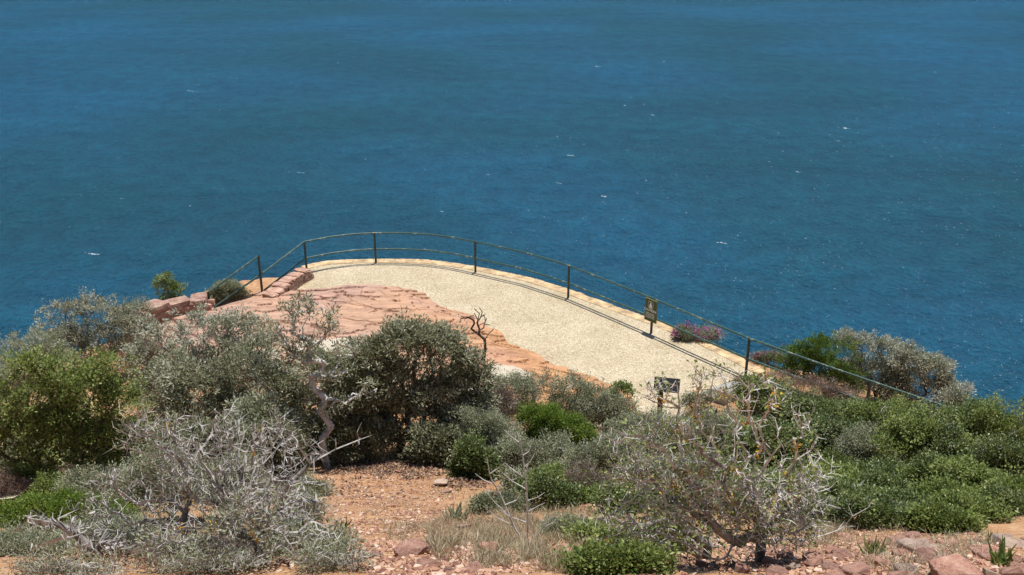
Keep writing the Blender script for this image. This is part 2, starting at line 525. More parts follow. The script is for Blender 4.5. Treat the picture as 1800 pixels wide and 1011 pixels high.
STYLES = {
    # leaf length, width, leaves per tip, tip radius, material, flatness, bark
    'olive': (.085, .026, 30, .14, L_OLIVE, .7, B_DARK),
    'silver': (.065, .025, 30, .12, L_SILVER, .7, B_DARK),
    'green': (.045, .026, 38, .13, L_GREEN, .7, B_DARK),
    'fine': (.042, .025, 42, .13, L_DARK, .6, B_DARK),
    'bright': (.040, .016, 46, .10, L_BRIGHT, .3, B_DARK),
    'yellow': (.05, .028, 26, .10, L_YELLOW, .5, B_GREY),
    'greygreen': (.045, .016, 36, .12, L_GREYGREEN, .5, B_GREY),
    'dead': (.07, .007, 30, .10, L_BROWN, .1, B_GREY),
}

def mklobes(Y, lobes):
    out = []
    for l in lobes:
        px, py, rw, rh = l[:4]
        dy = l[4] if len(l) > 4 else 0
        c = at_y(px, py, Y + dy)
        s = depth(c) / FPX
        rx = rw * s; rz = rh * s / cos(PITCH + atan((py - 505) / FPX)) * .97
        ry = l[5] if len(l) > 5 else min(rx, rz * 1.3) * .9
        out.append((c[0], c[1], c[2], rx, ry, rz))
    return out

def bush(name, label, cat, Y, basepx, lobes, style='olive', tips=300, seed=1, group=None, dens=1.0, twig=.0045, tintshift=0., bare=0.0,
         shell=.5, bark=None, trunk=None, leafscale=1.0, spur=0, flowers=None, lichen=0, up=-.5, bal=.35, wig=.02, trunkh=.25, curl=.35, skirt=.8, mul=1.45):
    rng = np.random.RandomState(seed)
    LB = mklobes(Y, lobes)
    bx = at_y(basepx, 700, Y)[0] if not isinstance(basepx, tuple) else basepx[0]
    bx_c = bx
    # base x from pixel column, on the ground at this distance
    for _ in range(3):
        g = gz(bx_c, Y)
        bx_c = (basepx - 900) / FPX * depth((0, Y, g))
    root = np.array([bx_c, Y, gz(bx_c, Y) - .03])
    if skirt:
        A_ = np.array(LB); x0, x1 = (A_[:, 0] - A_[:, 3]).min(), (A_[:, 0] + A_[:, 3]).max()
        ym = A_[:, 1].mean(); top = (A_[:, 2] + A_[:, 5]).max(); nn_ = max(1, int(round((x1 - x0) / 1.2)))
        for q in range(nn_):
            xc = x0 + (x1 - x0) * (q + .5) / nn_; gg = gz(xc, ym); hh = max(.15, (top - gg))
            LB.append((xc, ym, gg + hh * .30, (x1 - x0) / nn_ * .62 * skirt, A_[:, 4].max() * skirt, hh * .36 * skirt))
        tips = int(tips * mul)
    P = lobes_sample(LB, tips, rng, shell, up)
    ll, lw, per, tr, mat, fl, bk = STYLES[style]
    g = terr(P[:, 0], P[:, 1])
    low = P[:, 2] < g + .04
    P = P[~(low & (rng.rand(len(P)) < .5))]; g = terr(P[:, 0], P[:, 1]); low = P[:, 2] < g + .04
    P[low, 2] = g[low] + rng.uniform(.04, .16, low.sum())
    cen = np.array([l[:3] for l in LB]).mean(0)
    tp = trunk if trunk is not None else [root + (cen - root) * .18 * np.array([.6, .6, 1.2]) * (trunkh / .25)]
    if trunk is not None: tp = [np.array(t) for t in trunk]
    pos, par, tipi, dr = grow(root, P, rng, .13, wig, bal, curl, trunk=tp)
    rad = radii(par, twig, 2.15 if spur > 1 else 2.4)
    rad = np.minimum(rad, .042 if spur > 1 else .09)
    rt = empty(name, root)
    i = np.arange(1, len(pos))
    thick = rad[i] > (.0135 if (spur > 1 and skirt is not False) else .02)
    rp = np.minimum(rad[par[i]], rad[i] * 1.5)
    parts = [tubes(pos[par[i]][~thick], pos[i][~thick], rp[~thick], rad[i][~thick], 3)]
    if thick.any():
        V, F = tubes(pos[par[i]][thick], pos[i][thick], rp[thick], rad[i][thick], 7)
        qmesh('trunk', V, F, B_TRUNK if spur > 1 else (bark or bk), rt, smooth=True)
    if spur:
        m = i[(rad[i] < .02)]
        m = m[rng.rand(len(m)) < min(1, spur)]
        for rep in range(max(1, int(spur))):
            b0 = pos[m]; d = norm(norm(rng.normal(0, 1, (len(m), 3))) + .3 * dr[m])
            Ls = rng.uniform(.03, .085, len(m)) * (1.5 if spur > 1 else 1)
            parts.append(tubes(b0, b0 + d * Ls[:, None], np.full(len(m), .0036), np.full(len(m), .0010), 3))
    V, F = join(parts)
    qmesh('branches', V, F, bark or bk, rt)
    # leaves
    tip = tipi[rng.rand(len(tipi)) >= bare]
    T = pos[tip]; n = int(per * dens)
    if len(T) and n > 0:
        cnt = rng.poisson(n, len(T)); idx = np.repeat(np.arange(len(T)), cnt)
        Tc = T[idx]; base_d = norm(T - cen + np.array([0, 0, .25]))[idx]
        off = norm(rng.normal(0, 1, (len(idx), 3))) * (rng.rand(len(idx), 1) ** .5) * tr * rng.uniform(.7, 1.3, (len(T), 1))[idx]
        off[:, 2] *= .8
        C = Tc + off
        D = norm(base_d * .5 + norm(off) * .7 + rng.normal(0, .55, C.shape) + np.array([0, 0, .25]))
        sz = rng.uniform(.65, 1.3, len(idx)) * leafscale
        V, F = leaves(C, D, ll * sz, lw * sz, rng, fl)
        ct = rng.normal(0, .17, len(T))[idx]
        tint = np.clip(.48 + tintshift + ct + rng.normal(0, .17, len(idx)), 0, 1)
        qmesh('foliage', V, F, mat, rt, tint)
    if lichen:
        m = i[(rad[i] > .005)]
        m = m[rng.choice(len(m), min(len(m), lichen // 8))]
        C = np.repeat(pos[m], 14, 0) + rng.normal(0, .018, (14 * len(m), 3))
        V, F = leaves(C, rng.normal(0, 1, C.shape), np.full(len(C), .022), np.full(len(C), .02), rng)
        qmesh('lichen', V, F, L_LICHEN, rt, rng.rand(len(C)))['kind'] = 'stuff'
    if flowers:
        fm, cnt, sz = flowers
        pts = lobes_sample(LB, cnt, rng, .95, 0.1)
        C = np.repeat(pts, 8, 0) + rng.normal(0, .025, (8 * len(pts), 3))
        V, F = leaves(C, rng.normal(0, 1, C.shape) + np.array([0, 0, 1.]), np.full(len(C), sz), np.full(len(C), sz * .8), rng)
        qmesh('flowers', V, F, fm, rt, rng.rand(len(C)))['kind'] = 'stuff'
    tag(rt, label, cat, group)
    return rt

# ------------------------------------------------------------------ SETTING: sea
SEA = -130.0
me = bpy.data.meshes.new('sea')
me.from_pydata([(-22000, -6000, 0), (22000, -6000, 0), (22000, 36000, 0), (-22000, 36000, 0)], [], [(0, 1, 2, 3)])
sea = bpy.data.objects.new('sea', me); COL.objects.link(sea); sea.location = (0, 0, SEA)
tag(sea, 'deep blue wind-ruffled sea filling the view beyond the cliff', 'sea', kind='structure')
M_SEA, nt, b = newmat('sea_water'); me.materials.append(M_SEA)
v = coords(nt); vb = coords(nt, (1, .75, 1), rot=(0, 0, radians(14)))
nbig = noise(nt, coords(nt, (.35, 1, 1), rot=(0, 0, radians(-16))), .018, 3, .5)
nlow = noise(nt, vb, .09, 3, .5); nmid = noise(nt, vb, .42, 4, .6); nsm = noise(nt, coords(nt, (1, .6, 1)), 1.3, 3, .6)
nreg = noise(nt, v, .0035, 2, .5)
rg = ramp(nt, [(.36, (.0016, .045, .064)), (.64, (.0040, .064, .124))]); nt.links.new(nreg.outputs[0], rg.inputs[0])
rw = ramp(nt, [(.34, (.62, .76, .80)), (.66, (1.5, 1.32, 1.26))]); nt.links.new(nmid.outputs[0], rw.inputs[0])  # ramps lighten crests and darken troughs: wave shading put into the water colour
rw2 = ramp(nt, [(.36, (.84, .88, .90)), (.64, (1.16, 1.12, 1.10))]); nt.links.new(nbig.outputs[0], rw2.inputs[0])
cs = mixc(nt, rg.outputs[0], rw.outputs[0], .9, 'MULTIPLY')
cs = mixc(nt, cs, rw2.outputs[0], .9, 'MULTIPLY')
rw3 = ramp(nt, [(.34, (.70, .80, .84)), (.66, (1.3, 1.2, 1.16))]); nt.links.new(nlow.outputs[0], rw3.inputs[0]); cs = mixc(nt, cs, rw3.outputs[0], .9, 'MULTIPLY')
bb = bump(nt, nbig.outputs[0], 10.0); bb = bump(nt, nlow.outputs[0], 3.5, bb)
bb = bump(nt, nmid.outputs[0], 2.6, bb); bb = bump(nt, nsm.outputs[0], .8, bb)
df = N(nt, 'ShaderNodeBsdfDiffuse'); nt.links.new(cs, df.inputs['Color']); nt.links.new(bb, df.inputs['Normal'])
gl = N(nt, 'ShaderNodeBsdfGlossy'); gl.inputs['Color'].default_value = (.42, .69, 1.0, 1); gl.inputs['Roughness'].default_value = .18; nt.links.new(bb, gl.inputs['Normal'])
fr = N(nt, 'ShaderNodeFresnel'); fr.inputs['IOR'].default_value = 1.33; nt.links.new(bb, fr.inputs['Normal'])
fm = N(nt, 'ShaderNodeMath', operation='MULTIPLY'); fm.inputs[1].default_value = .72; nt.links.new(fr.outputs[0], fm.inputs[0])
mx = N(nt, 'ShaderNodeMixShader'); nt.links.new(fm.outputs[0], mx.inputs[0]); nt.links.new(df.outputs[0], mx.inputs[1]); nt.links.new(gl.outputs[0], mx.inputs[2])
nt.links.new(mx.outputs[0], nt.nodes['Material Output'].inputs[0]); nt.nodes.remove(b)

# foamy whitecaps, plus sun glints drawn as small white flecks on the water
M_FOAM_GLINT, nt, b = newmat('sea_foam_glints')
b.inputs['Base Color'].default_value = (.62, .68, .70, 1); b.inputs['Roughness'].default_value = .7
rng = np.random.RandomState(5)
Vf, Ff = [], []
def foam_and_glint(px, py, wpx, hpx, k=1):  # flecks for both the whitecaps and the white-painted sun glints
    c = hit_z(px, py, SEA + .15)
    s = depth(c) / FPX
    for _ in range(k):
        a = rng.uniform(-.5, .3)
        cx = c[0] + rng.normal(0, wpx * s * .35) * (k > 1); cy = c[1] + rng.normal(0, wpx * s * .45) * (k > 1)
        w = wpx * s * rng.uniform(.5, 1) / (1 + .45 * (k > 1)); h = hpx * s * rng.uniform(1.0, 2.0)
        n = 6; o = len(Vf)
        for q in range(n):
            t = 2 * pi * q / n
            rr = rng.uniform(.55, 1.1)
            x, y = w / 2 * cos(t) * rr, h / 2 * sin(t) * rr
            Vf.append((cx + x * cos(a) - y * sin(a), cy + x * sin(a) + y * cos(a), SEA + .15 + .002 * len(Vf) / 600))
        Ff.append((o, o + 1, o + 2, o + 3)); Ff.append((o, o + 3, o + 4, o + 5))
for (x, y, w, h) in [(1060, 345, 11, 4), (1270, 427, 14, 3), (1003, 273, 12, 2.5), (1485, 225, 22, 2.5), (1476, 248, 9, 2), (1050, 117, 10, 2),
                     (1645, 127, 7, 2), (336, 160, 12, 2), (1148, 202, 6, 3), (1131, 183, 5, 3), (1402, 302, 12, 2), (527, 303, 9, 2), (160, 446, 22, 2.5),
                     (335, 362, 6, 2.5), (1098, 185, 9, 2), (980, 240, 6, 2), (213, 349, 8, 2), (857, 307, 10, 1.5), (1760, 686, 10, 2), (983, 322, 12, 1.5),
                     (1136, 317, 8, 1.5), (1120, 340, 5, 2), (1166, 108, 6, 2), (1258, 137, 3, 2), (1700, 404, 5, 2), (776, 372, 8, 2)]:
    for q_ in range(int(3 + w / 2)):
        dx_ = rng.normal(0, w * .28); foam_and_glint(x + dx_, y + dx_ * .12 + rng.normal(0, h * .16), w * rng.uniform(.12, .42), h * rng.uniform(.25, .6))
for _ in range(4600):  # sun glints imitated by tiny white flecks, densest on the right
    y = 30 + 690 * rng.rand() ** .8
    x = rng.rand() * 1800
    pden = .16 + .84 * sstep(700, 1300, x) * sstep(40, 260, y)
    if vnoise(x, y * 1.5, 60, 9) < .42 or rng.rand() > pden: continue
    foam_and_glint(x, y, .9 + 2.6 * rng.rand() ** 1.8, rng.uniform(.5, 1.0))
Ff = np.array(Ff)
fo = qmesh('sea_foam_glints', np.array(Vf), Ff, M_FOAM_GLINT)
tag(fo, 'foamy whitecaps and sun glints made as small white flecks scattered over the blue sea', 'foam_and_glint', kind='stuff')

# ------------------------------------------------------------------ terrain
xs = np.concatenate([np.linspace(-90, -20, 50), np.arange(-19.5, -9, .25), np.arange(-9, 9, .075), np.arange(9, 19.5, .25), np.linspace(20, 90, 50)])
ys = np.concatenate([np.linspace(-70, -2, 40), np.arange(-1.5, 5, .2), np.arange(5, 20.6, .075), np.arange(20.7, 34, .22), np.linspace(34.5, 95, 90)])
X, Y = np.meshgrid(xs, ys)
Z = terr(X.ravel(), Y.ravel())
nx, ny = len(xs), len(ys)
ii, jj = np.meshgrid(np.arange(nx - 1), np.arange(ny - 1))
a0 = (jj * nx + ii).ravel()
F = np.stack([a0, a0 + 1, a0 + nx + 1, a0 + nx], 1)
g = qmesh('ground', np.stack([X.ravel(), Y.ravel(), Z], 1), F, M_SOIL, smooth=True)
tag(g, 'dry orange stony hillside soil falling to the cliff edge', 'ground', kind='structure')

# ------------------------------------------------------------------ platform
def prism(name, poly, z0, z1, mat, parent=None, bevel=0):
    bm = bmesh.new()
    vs = [bm.verts.new((p[0], p[1], z1)) for p in poly]
    f = bm.faces.new(vs)
    r = bmesh.ops.extrude_face_region(bm, geom=[f])
    for v_ in [e for e in r['geom'] if isinstance(e, bmesh.types.BMVert)]: v_.co.z = z0
    return bobj(name, bm, mat, parent)

plat = empty('lookout_platform', (0, 26, 0))
tag(plat, 'curved cream pebble-paved lookout platform with tan stone edging above the sea', 'lookout platform', kind='structure')
inner = []
E = np.array(EDGE)
tn = norm(np.gradient(E, axis=0)); nr = np.stack([tn[:, 1], -tn[:, 0]], 1)      # towards the hill
cw = np.full(len(E), .28)
inner = E + nr * cw[:, None]
paving = list(inner) + [hit_z(1330, 668)[:2], hit_z(1290, 668)[:2], hit_z(1215, 700)[:2], hit_z(1190, 745)[:2], hit_z(1080, 760)[:2], hit_z(800, 700)[:2],
                        hit_z(560, 620)[:2], hit_z(440, 560)[:2], hit_z(476, 515)[:2], hit_z(500, 497)[:2]]
prism('paving', paving, -.3, .02, M_PAVE, plat)
# seaward edging: a row of mortared flagstones, jittered outline; fine strips
def resample(P, step):
    P = np.asarray(P, float); s = np.concatenate([[0], np.cumsum(np.linalg.norm(np.diff(P, axis=0), axis=1))])
    t = np.arange(0, s[-1], step)
    return np.stack([np.interp(t, s, P[:, k]) for k in range(P.shape[1])], 1)
bm = bmesh.new(); rr = random.Random(3)
Eo = resample(E, .05)
tn2 = norm(np.gradient(Eo, axis=0)); nr2 = np.stack([tn2[:, 1], -tn2[:, 0]], 1)
k = 0; n_e = len(Eo)
while k < n_e - 4:
    m = rr.randint(5, 16); q = min(n_e - 1, k + m)
    zt = .032 + rr.uniform(-.004, .006); o = rr.uniform(-.02, .02)
    e_ = [Eo[i] for i in range(k, q)] + [Eo[q] - tn2[q] * .006]; n_2 = [nr2[i] for i in range(k, q)] + [nr2[q]]
    topo = [p - n_ * (o + .035 * rr.random() + .03) for p, n_ in zip(e_, n_2)]
    topi = [p + n_ * (.29 + .02 * rr.random()) for p, n_ in zip(e_, n_2)]
    ring = topo + topi[::-1]
    vt = [bm.verts.new((p[0], p[1], zt + rr.uniform(-.004, .004))) for p in ring]
    vb_ = [bm.verts.new((p[0], p[1], -.25)) for p in ring]
    L = len(ring)
    for i in range(len(topo) - 1):
        bm.faces.new((vt[i], vt[i + 1], vt[L - 2 - i], vt[L - 1 - i]))
    for i in range(L): bm.faces.new((vt[i], vb_[i], vb_[(i + 1) % L], vt[(i + 1) % L]))
    k = q
bobj('edging', bm, M_COPING, plat)
# retaining wall below the edging
wl = np.array([e - n_ * .01 for e, n_ in zip(Eo, nr2)]); wi = np.array([e + n_ * .30 for e, n_ in zip(Eo, nr2)])
V = []; F = []
for i in range(len(wl)):
    V += [(wl[i][0], wl[i][1], -.02), (wi[i][0], wi[i][1], -.02), (wi[i][0], wi[i][1], -2.6), (wl[i][0], wl[i][1], -2.6)]
    if i: 
        a = 4 * (i - 1); b4 = 4 * i
        F += [(a + k2, a + (k2 + 1) % 4, b4 + (k2 + 1) % 4, b4 + k2) for k2 in range(4)]
qmesh('retaining_wall', V, F, M_WALL, plat)

# ------------------------------------------------------------------ natural rock slab beside the platform
SLAB_PX = [(345, 556), (400, 533), (440, 520), (462, 517), (500, 515), (560, 514), (600, 511), (650, 508), (700, 511), (748, 522), (768, 536), (790, 545),
           (835, 556), (858, 575), (885, 590), (893, 604), (940, 622), (962, 640), (1000, 652), (1012, 662), (1060, 674), (1108, 690), (1120, 716),
           (1080, 735), (900, 730), (700, 720), (500, 690), (330, 640), (250, 590)]
SL = [hit_z(x, y, .06)[:2] for x, y in SLAB_PX]
sx = np.arange(-12.5, 4.0, .027); sy = np.arange(19.6, 29.0, .027)
X, Y = np.meshgrid(sx, sy); P = np.stack([X.ravel(), Y.ravel()], 1)
sd = sdist(P, SL) + .22 * fbm(P[:, 0], P[:, 1], .7, 41, 4)
rv = np.random.RandomState(12)
def cells(P, n, stretch, ang, seed):
    r = np.random.RandomState(seed)
    R = np.array([[cos(ang), sin(ang)], [-sin(ang), cos(ang)]])
    Q = P @ R.T; Q = Q + np.stack([fbm(P[:, 0], P[:, 1], 1.1, seed + 1), fbm(P[:, 0], P[:, 1], 1.1, seed + 2)], 1) * .7
    Q = Q * np.array([1 / stretch, 1])
    S = np.stack([r.uniform(Q[:, 0].min(), Q[:, 0].max(), n), r.uniform(Q[:, 1].min(), Q[:, 1].max(), n)], 1)
    d1 = np.full(len(Q), 9e9); d2 = d1.copy(); idx = np.zeros(len(Q), int)
    for k, s_ in enumerate(S):
        d = np.hypot(Q[:, 0] - s_[0], Q[:, 1] - s_[1])
        near = d < d1
        d2 = np.where(near, d1, np.minimum(d2, d)); idx = np.where(near, k, idx); d1 = np.where(near, d, d1)
    return idx, d2 - d1, r.rand(n), r.normal(0, 1, (n, 2))
i1, e1, h1, g1 = cells(P, 90, 2.6, radians(-14), 50)
i2, e2, h2, g2 = cells(P, 420, 1.8, radians(-8), 60)
zz = .05 + .10 * sstep(0, .8, sd)
PS = np.stack([P[:, 0] * .45 + .3 * P[:, 1], P[:, 1] - .18 * P[:, 0]], 1)
fld = fbm(PS[:, 0], PS[:, 1], 1.5, 80, 6) * 9 + sstep(0, 1.2, sd) * 1.5
stp = np.floor(fld) + sstep(.93, 1.0, fld - np.floor(fld))
zz = zz + .045 * stp + .10
zz = zz + np.round(h1[i1] * 3) / 3 * .05 + .012 * h2[i2]
zz = zz - .03 * ((fld - np.floor(fld) > .90) & (fld - np.floor(fld) < .945))
zz = zz + .012 * (g1[i1] * (P - P.mean(0)) * .12).sum(1).clip(-3, 3)
zz = zz - .05 * (1 - sstep(.0, .022, e1)) * (h1[i1] > .55) - .03 * (1 - sstep(0, .014, e2)) * (h2[i2] > .6)
zz = zz + .05 * fbm(P[:, 0], P[:, 1], 1.6, 70, 3) + .012 * fbm(P[:, 0], P[:, 1], .14, 71, 2)
zz = np.where(sd < 0, -.12, zz)
zz = np.where((sd >= 0) & (sd < .05), np.minimum(zz, .06), zz)
nx, ny = len(sx), len(sy)
ii, jj = np.meshgrid(np.arange(nx - 1), np.arange(ny - 1)); a0 = (jj * nx + ii).ravel()
F = np.stack([a0, a0 + 1, a0 + nx + 1, a0 + nx], 1)
keep = (sd[F].max(1) > 0)
F = F[keep]
used = np.unique(F); mp_ = np.full(nx * ny, -1); mp_[used] = np.arange(len(used))
s_ = qmesh('rock_slab', np.stack([P[:, 0], P[:, 1], zz], 1)[used], mp_[F], M_SLAB)
tag(s_, 'broad cracked slab of pink and orange sandstone between the paving and the bushes', 'rock slab', kind='structure')
SLABZ = .22

def patch(name, label, pxs, z, mat, thick=.12):
    rr = random.Random(len(name)); pts = []
    P_ = [hit_z(x, y, z)[:2] for x, y in pxs]; P_.append(P_[0])
    R_ = resample(P_, .12)
    poly = [p + np.array([rr.uniform(-.025, .025), rr.uniform(-.025, .025)]) for p in R_]
    o = prism(name, poly, z - thick, z, mat)
    return tag(o, label, 'paving slab')
patch('flat_slab', 'pale cream flat slab let into the pink rock behind the twin-trunked bush', [(525, 600), (605, 594), (640, 606), (610, 618), (520, 618)], .44, M_CONC, .35)
patch('flat_slab', 'pale cream flat slab at the foot of the dead twisted sapling', [(868, 640), (905, 643), (935, 658), (930, 668), (860, 662)], .46, M_CONC, .4)
# pale path glimpsed at far left of the slope
pc = hit_t(8, 865)
Pp = []
V = []; F = []
for i in range(24):
    t = i / 23; x = pc[0] - 6 + 6.6 * t; y = pc[1] + 1.2 - 1.5 * t * t
    for k in range(5):
        yy = y - .55 + 1.1 * k / 4
        V.append((x, yy, gz(x, yy) + .06 + .03 * (k in (1, 2, 3))))
    if i:
        for k in range(4): a = 5 * (i - 1) + k; F.append((a, a + 5, a + 6, a + 1))
o = qmesh('path', V, F, M_CONC, smooth=True); tag(o, 'pale worn concrete path showing at the foot of the green bush', 'path', kind='structure')

# ------------------------------------------------------------------ low stone walls
def stone(bm, c, sx_, sy_, sz_, ang, rr, tilt=0.06):
    M = Matrix.Rotation(ang, 3, 'Z') @ Matrix.Rotation(rr.uniform(-tilt, tilt), 3, 'X') @ Matrix.Rotation(rr.uniform(-tilt, tilt), 3, 'Y')
    b2 = bmesh.new(); bmesh.ops.create_cube(b2, size=1)
    bmesh.ops.subdivide_edges(b2, edges=b2.edges[:], cuts=1, use_grid_fill=True)
    for v_ in b2.verts:
        nrm_ = v_.co.copy(); k_ = sum(abs(c_) > .4 for c_ in nrm_)
        v_.co *= {3: .90, 2: .97, 1: 1.03, 0: 1}[k_]
        v_.co += Vector((rr.uniform(-.06, .06), rr.uniform(-.07, .07), rr.uniform(-.08, .08)))
        v_.co = M @ Vector((v_.co.x * sx_, v_.co.y * sy_, v_.co.z * sz_)) + Vector(c)
    tm = bpy.data.meshes.new('tmp'); b2.to_mesh(tm); b2.free(); bm.from_mesh(tm); bpy.data.meshes.remove(tm)

def stone_wall(label, path, zb, zt, width, seed, cap=.10, capl=(.4, .7)):
    rr = random.Random(seed)
    path = np.asarray(path, float)
    ctr = path.mean(0)
    rt = empty('low_stone_wall', (ctr[0], ctr[1], zb)); tag(rt, label, 'stone wall')
    bm = bmesh.new()
    rows = max(1, int((zt - zb - cap) / .13))
    R0 = resample(path, .26)
    t_ = norm(np.gradient(R0, axis=0))
    for side in (-.5, .5):
        for r_ in range(rows):
            for i, p in enumerate(R0):
                n_ = np.array([t_[i][1], -t_[i][0]])
                q = p + n_ * side * (width - .16) + t_[i] * rr.uniform(-.05, .05)
                stone(bm, (q[0], q[1], zb + (r_ + .5) * (zt - zb - cap) / rows), .29, .2, (zt - zb - cap) / rows * 1.12, math.atan2(t_[i][1], t_[i][0]), rr, .1)
    bobj('stonework', bm, M_WALL, rt)
    bm = bmesh.new(); s = 0
    Rf = resample(path, .02); tf = norm(np.gradient(Rf, axis=0)); i = 0
    while i < len(Rf) - 5:
        L = rr.uniform(*capl); j = min(len(Rf) - 1, i + int(L / .02)); mid = (i + j) // 2
        stone(bm, (Rf[mid][0], Rf[mid][1], zt - cap / 2 + rr.uniform(-.04, .04)), (j - i) * .02 * .97, width * rr.uniform(.95, 1.25), cap * rr.uniform(.9, 1.5), math.atan2(tf[mid][1], tf[mid][0]) + rr.uniform(-.12, .12), rr, .10)
        i = j
    bobj('coping', bm, M_WALL, rt)
    return rt
wp = [hit_z(x, y, .42)[:2] for x, y in [(536, 469), (520, 478), (500, 493), (479, 509), (470, 516)]]
stone_wall('low straight stone wall under the railing at the left end of the paving', wp, 0, .38, .40, 4, cap=.08, capl=(.22, .4))
wp = [hit_z(x, y, .5)[:2] for x, y in [(364, 526), (345, 527), (322, 530), (300, 534), (275, 541), (254, 550), (236, 562)]]
stone_wall('curved dry-stone wall with flat capstones behind the grey-leaved bushes', wp, -.15, .58, .55, 8, cap=.17, capl=(.5, .8))

# ------------------------------------------------------------------ railings
def rail_thing(label, posts, rails, pr=.036, rr_=.029):
    rt = empty('metal_railing', (posts[0][0], posts[0][1], 0)); tag(rt, label, 'railing')
    for (x, y, z0, z1) in posts:
        V, F = polytube([(x, y, z0 - .15), (x, y, z1)], pr, 10)
        qmesh('post', V, F, M_POST, rt, smooth=True)
    for nm, pts in rails:
        V, F = polytube(resample(np.array(pts), .12), rr_, 8)
        qmesh(nm, V, F, M_RAIL, rt, smooth=True)
    return rt
RH = 1.06
TOP_PX = [(535, 425), (580, 416.5), (622, 411.5), (658, 409.5), (700, 409.5), (750, 411.5), (795, 417), (835, 425), (920, 443), (1000, 467), (1075, 496), (1148, 525), (1232, 560),
          (1317, 595), (1420, 632), (1530, 670), (1645, 709), (1760, 750)]
TOP = [hit_z(x, y, RH) for x, y in TOP_PX]
# smooth the arc so that it stays a real curved pipe
Tp = np.array(TOP)
MID = [(p[0], p[1], .50) for p in TOP]
posts = []
for x, y in [(535, 425), (658, 409.5), (835, 425), (1000, 467), (1148, 525), (1317, 595), (1530, 670), (1700, 728)]:
    p = hit_z(x, y, RH); posts.append((p[0], p[1], 0.0 if x < 1400 else gz(p[0], p[1]), RH + .01))
c0 = TOP[0]
b461 = hit_z(461, 515, .12); z449 = z_for(b461[0], b461[1], 450); z483 = z_for(b461[0], b461[1], 483)
TOPL = [c0, (b461[0], b461[1], z483)]
MIDL = [(c0[0], c0[1], .50), (b461[0], b461[1], z483 - .56)]
main = rail_thing('long curved green two-bar railing along the seaward edge of the paving', posts,
                  [('top_rail', TOP), ('middle_rail', MID), ('top_rail', TOPL), ('middle_rail', MIDL)])
b368 = hit_z(370, 546, .05)
zt1 = z_for(b368[0], b368[1], 514); zt2 = z_for(b368[0], b368[1], 546)
rail_thing('short straight green railing running down to the curved stone wall', [(b461[0], b461[1], .1, z449 + .02), (b368[0], b368[1], -.1, zt1)],
           [('top_rail', [(b461[0], b461[1], z449), (b368[0], b368[1], zt1)]), ('middle_rail', [(b461[0], b461[1], z483), (b368[0], b368[1], zt2 + .02)])])

# ------------------------------------------------------------------ caution sign on the railing post
def slab_bm(w, h, t, y0, x0=0, z0=0, rnd=0):
    bm = bmesh.new()
    n = 5; pts = []
    if rnd:
        for cx, cz, a in ((w / 2 - rnd, h / 2 - rnd, 0), (-w / 2 + rnd, h / 2 - rnd, 90), (-w / 2 + rnd, -h / 2 + rnd, 180), (w / 2 - rnd, -h / 2 + rnd, 270)):
            for k in range(n):
                t_ = radians(a + 90 * k / (n - 1)); pts.append((cx + rnd * cos(t_), cz + rnd * sin(t_)))
    else: pts = [(w / 2, h / 2), (-w / 2, h / 2), (-w / 2, -h / 2), (w / 2, -h / 2)]
    vs = [bm.verts.new((x0 + p[0], y0, z0 + p[1])) for p in pts]
    f = bm.faces.new(vs); r = bmesh.ops.extrude_face_region(bm, geom=[f])
    for e in r['geom']:
        if isinstance(e, bmesh.types.BMVert): e.co.y = y0 + t
    return bm
def outline_bm(pts, t, y0):
    bm = bmesh.new(); vs = [bm.verts.new((p[0], y0, p[1])) for p in pts]
    f = bm.faces.new(vs); r = bmesh.ops.extrude_face_region(bm, geom=[f])
    for e in r['geom']:
        if isinstance(e, bmesh.types.BMVert): e.co.y = y0 + t
    return bm
def text_mesh(s, size, x, y, z, mat, parent, name='lettering', bold=0):
    cu = bpy.data.curves.new(name, 'FONT'); cu.body = s; cu.size = size; cu.align_x = 'CENTER'; cu.align_y = 'CENTER'; cu.extrude = .002; cu.offset = bold
    to = bpy.data.objects.new('tmp', cu); COL.objects.link(to)
    dg = bpy.context.evaluated_depsgraph_get()
    m = bpy.data.meshes.new_from_object(to.evaluated_get(dg)); bpy.data.objects.remove(to)
    m.transform(Matrix.Translation((x, y, z)) @ Matrix.Rotation(pi / 2, 4, 'X'))
    m.materials.clear(); m.materials.append(mat); m.name = name
    o = bpy.data.objects.new(name, m); COL.objects.link(o); o.parent = parent
    return o
sp_ = hit_z(1148, 525, RH)
tl = norm(np.array(TOP[12][:2]) - np.array(TOP[10][:2]))
sg = empty('caution_sign', (sp_[0] - tl[1] * -.0, sp_[1], 0))
nrm = np.array([tl[1], -tl[0]])      # towards the platform
cpos = np.array([sp_[0], sp_[1]]) + nrm * .045
zc = .5 * (z_for(cpos[0], cpos[1], 527) + z_for(cpos[0], cpos[1], 564))
sg.location = (cpos[0], cpos[1], zc)
sg.rotation_euler = (0, 0, math.atan2(tl[1], tl[0]))
tag(sg, 'green caution sign with white lettering fixed to a railing post', 'sign')
W_, H_ = .44, .66
bobj('frame', slab_bm(W_, H_, .03, -.03), M_SIGNF, sg, world=False)
bobj('board', slab_bm(W_ - .055, H_ - .055, .006, -.036), M_SIGN, sg, world=False)
bobj('pictogram_border', slab_bm(.185, .215, .003, -.039, 0, .165, .04), M_WHITE, sg, world=False)
bobj('pictogram_field', slab_bm(.165, .195, .003, -.042, 0, .165, .034), M_BLACK, sg, world=False)
fig = [(-.055, -.085), (.055, -.085), (.06, -.03), (.045, .015), (.02, .035), (.035, .055), (.02, .082), (-.005, .085), (-.02, .065), (-.015, .04), (-.04, .01), (-.03, -.01), (-.048, -.03)]
bobj('pictogram_figure', outline_bm([(x, z + .165) for x, z in fig], .003, -.045), M_WHITE, sg, world=False)
text_mesh('CAUTION!', .092, 0, -.041, .005, M_WHITE, sg, bold=.0022)
bm = bmesh.new()
rr = random.Random(2)
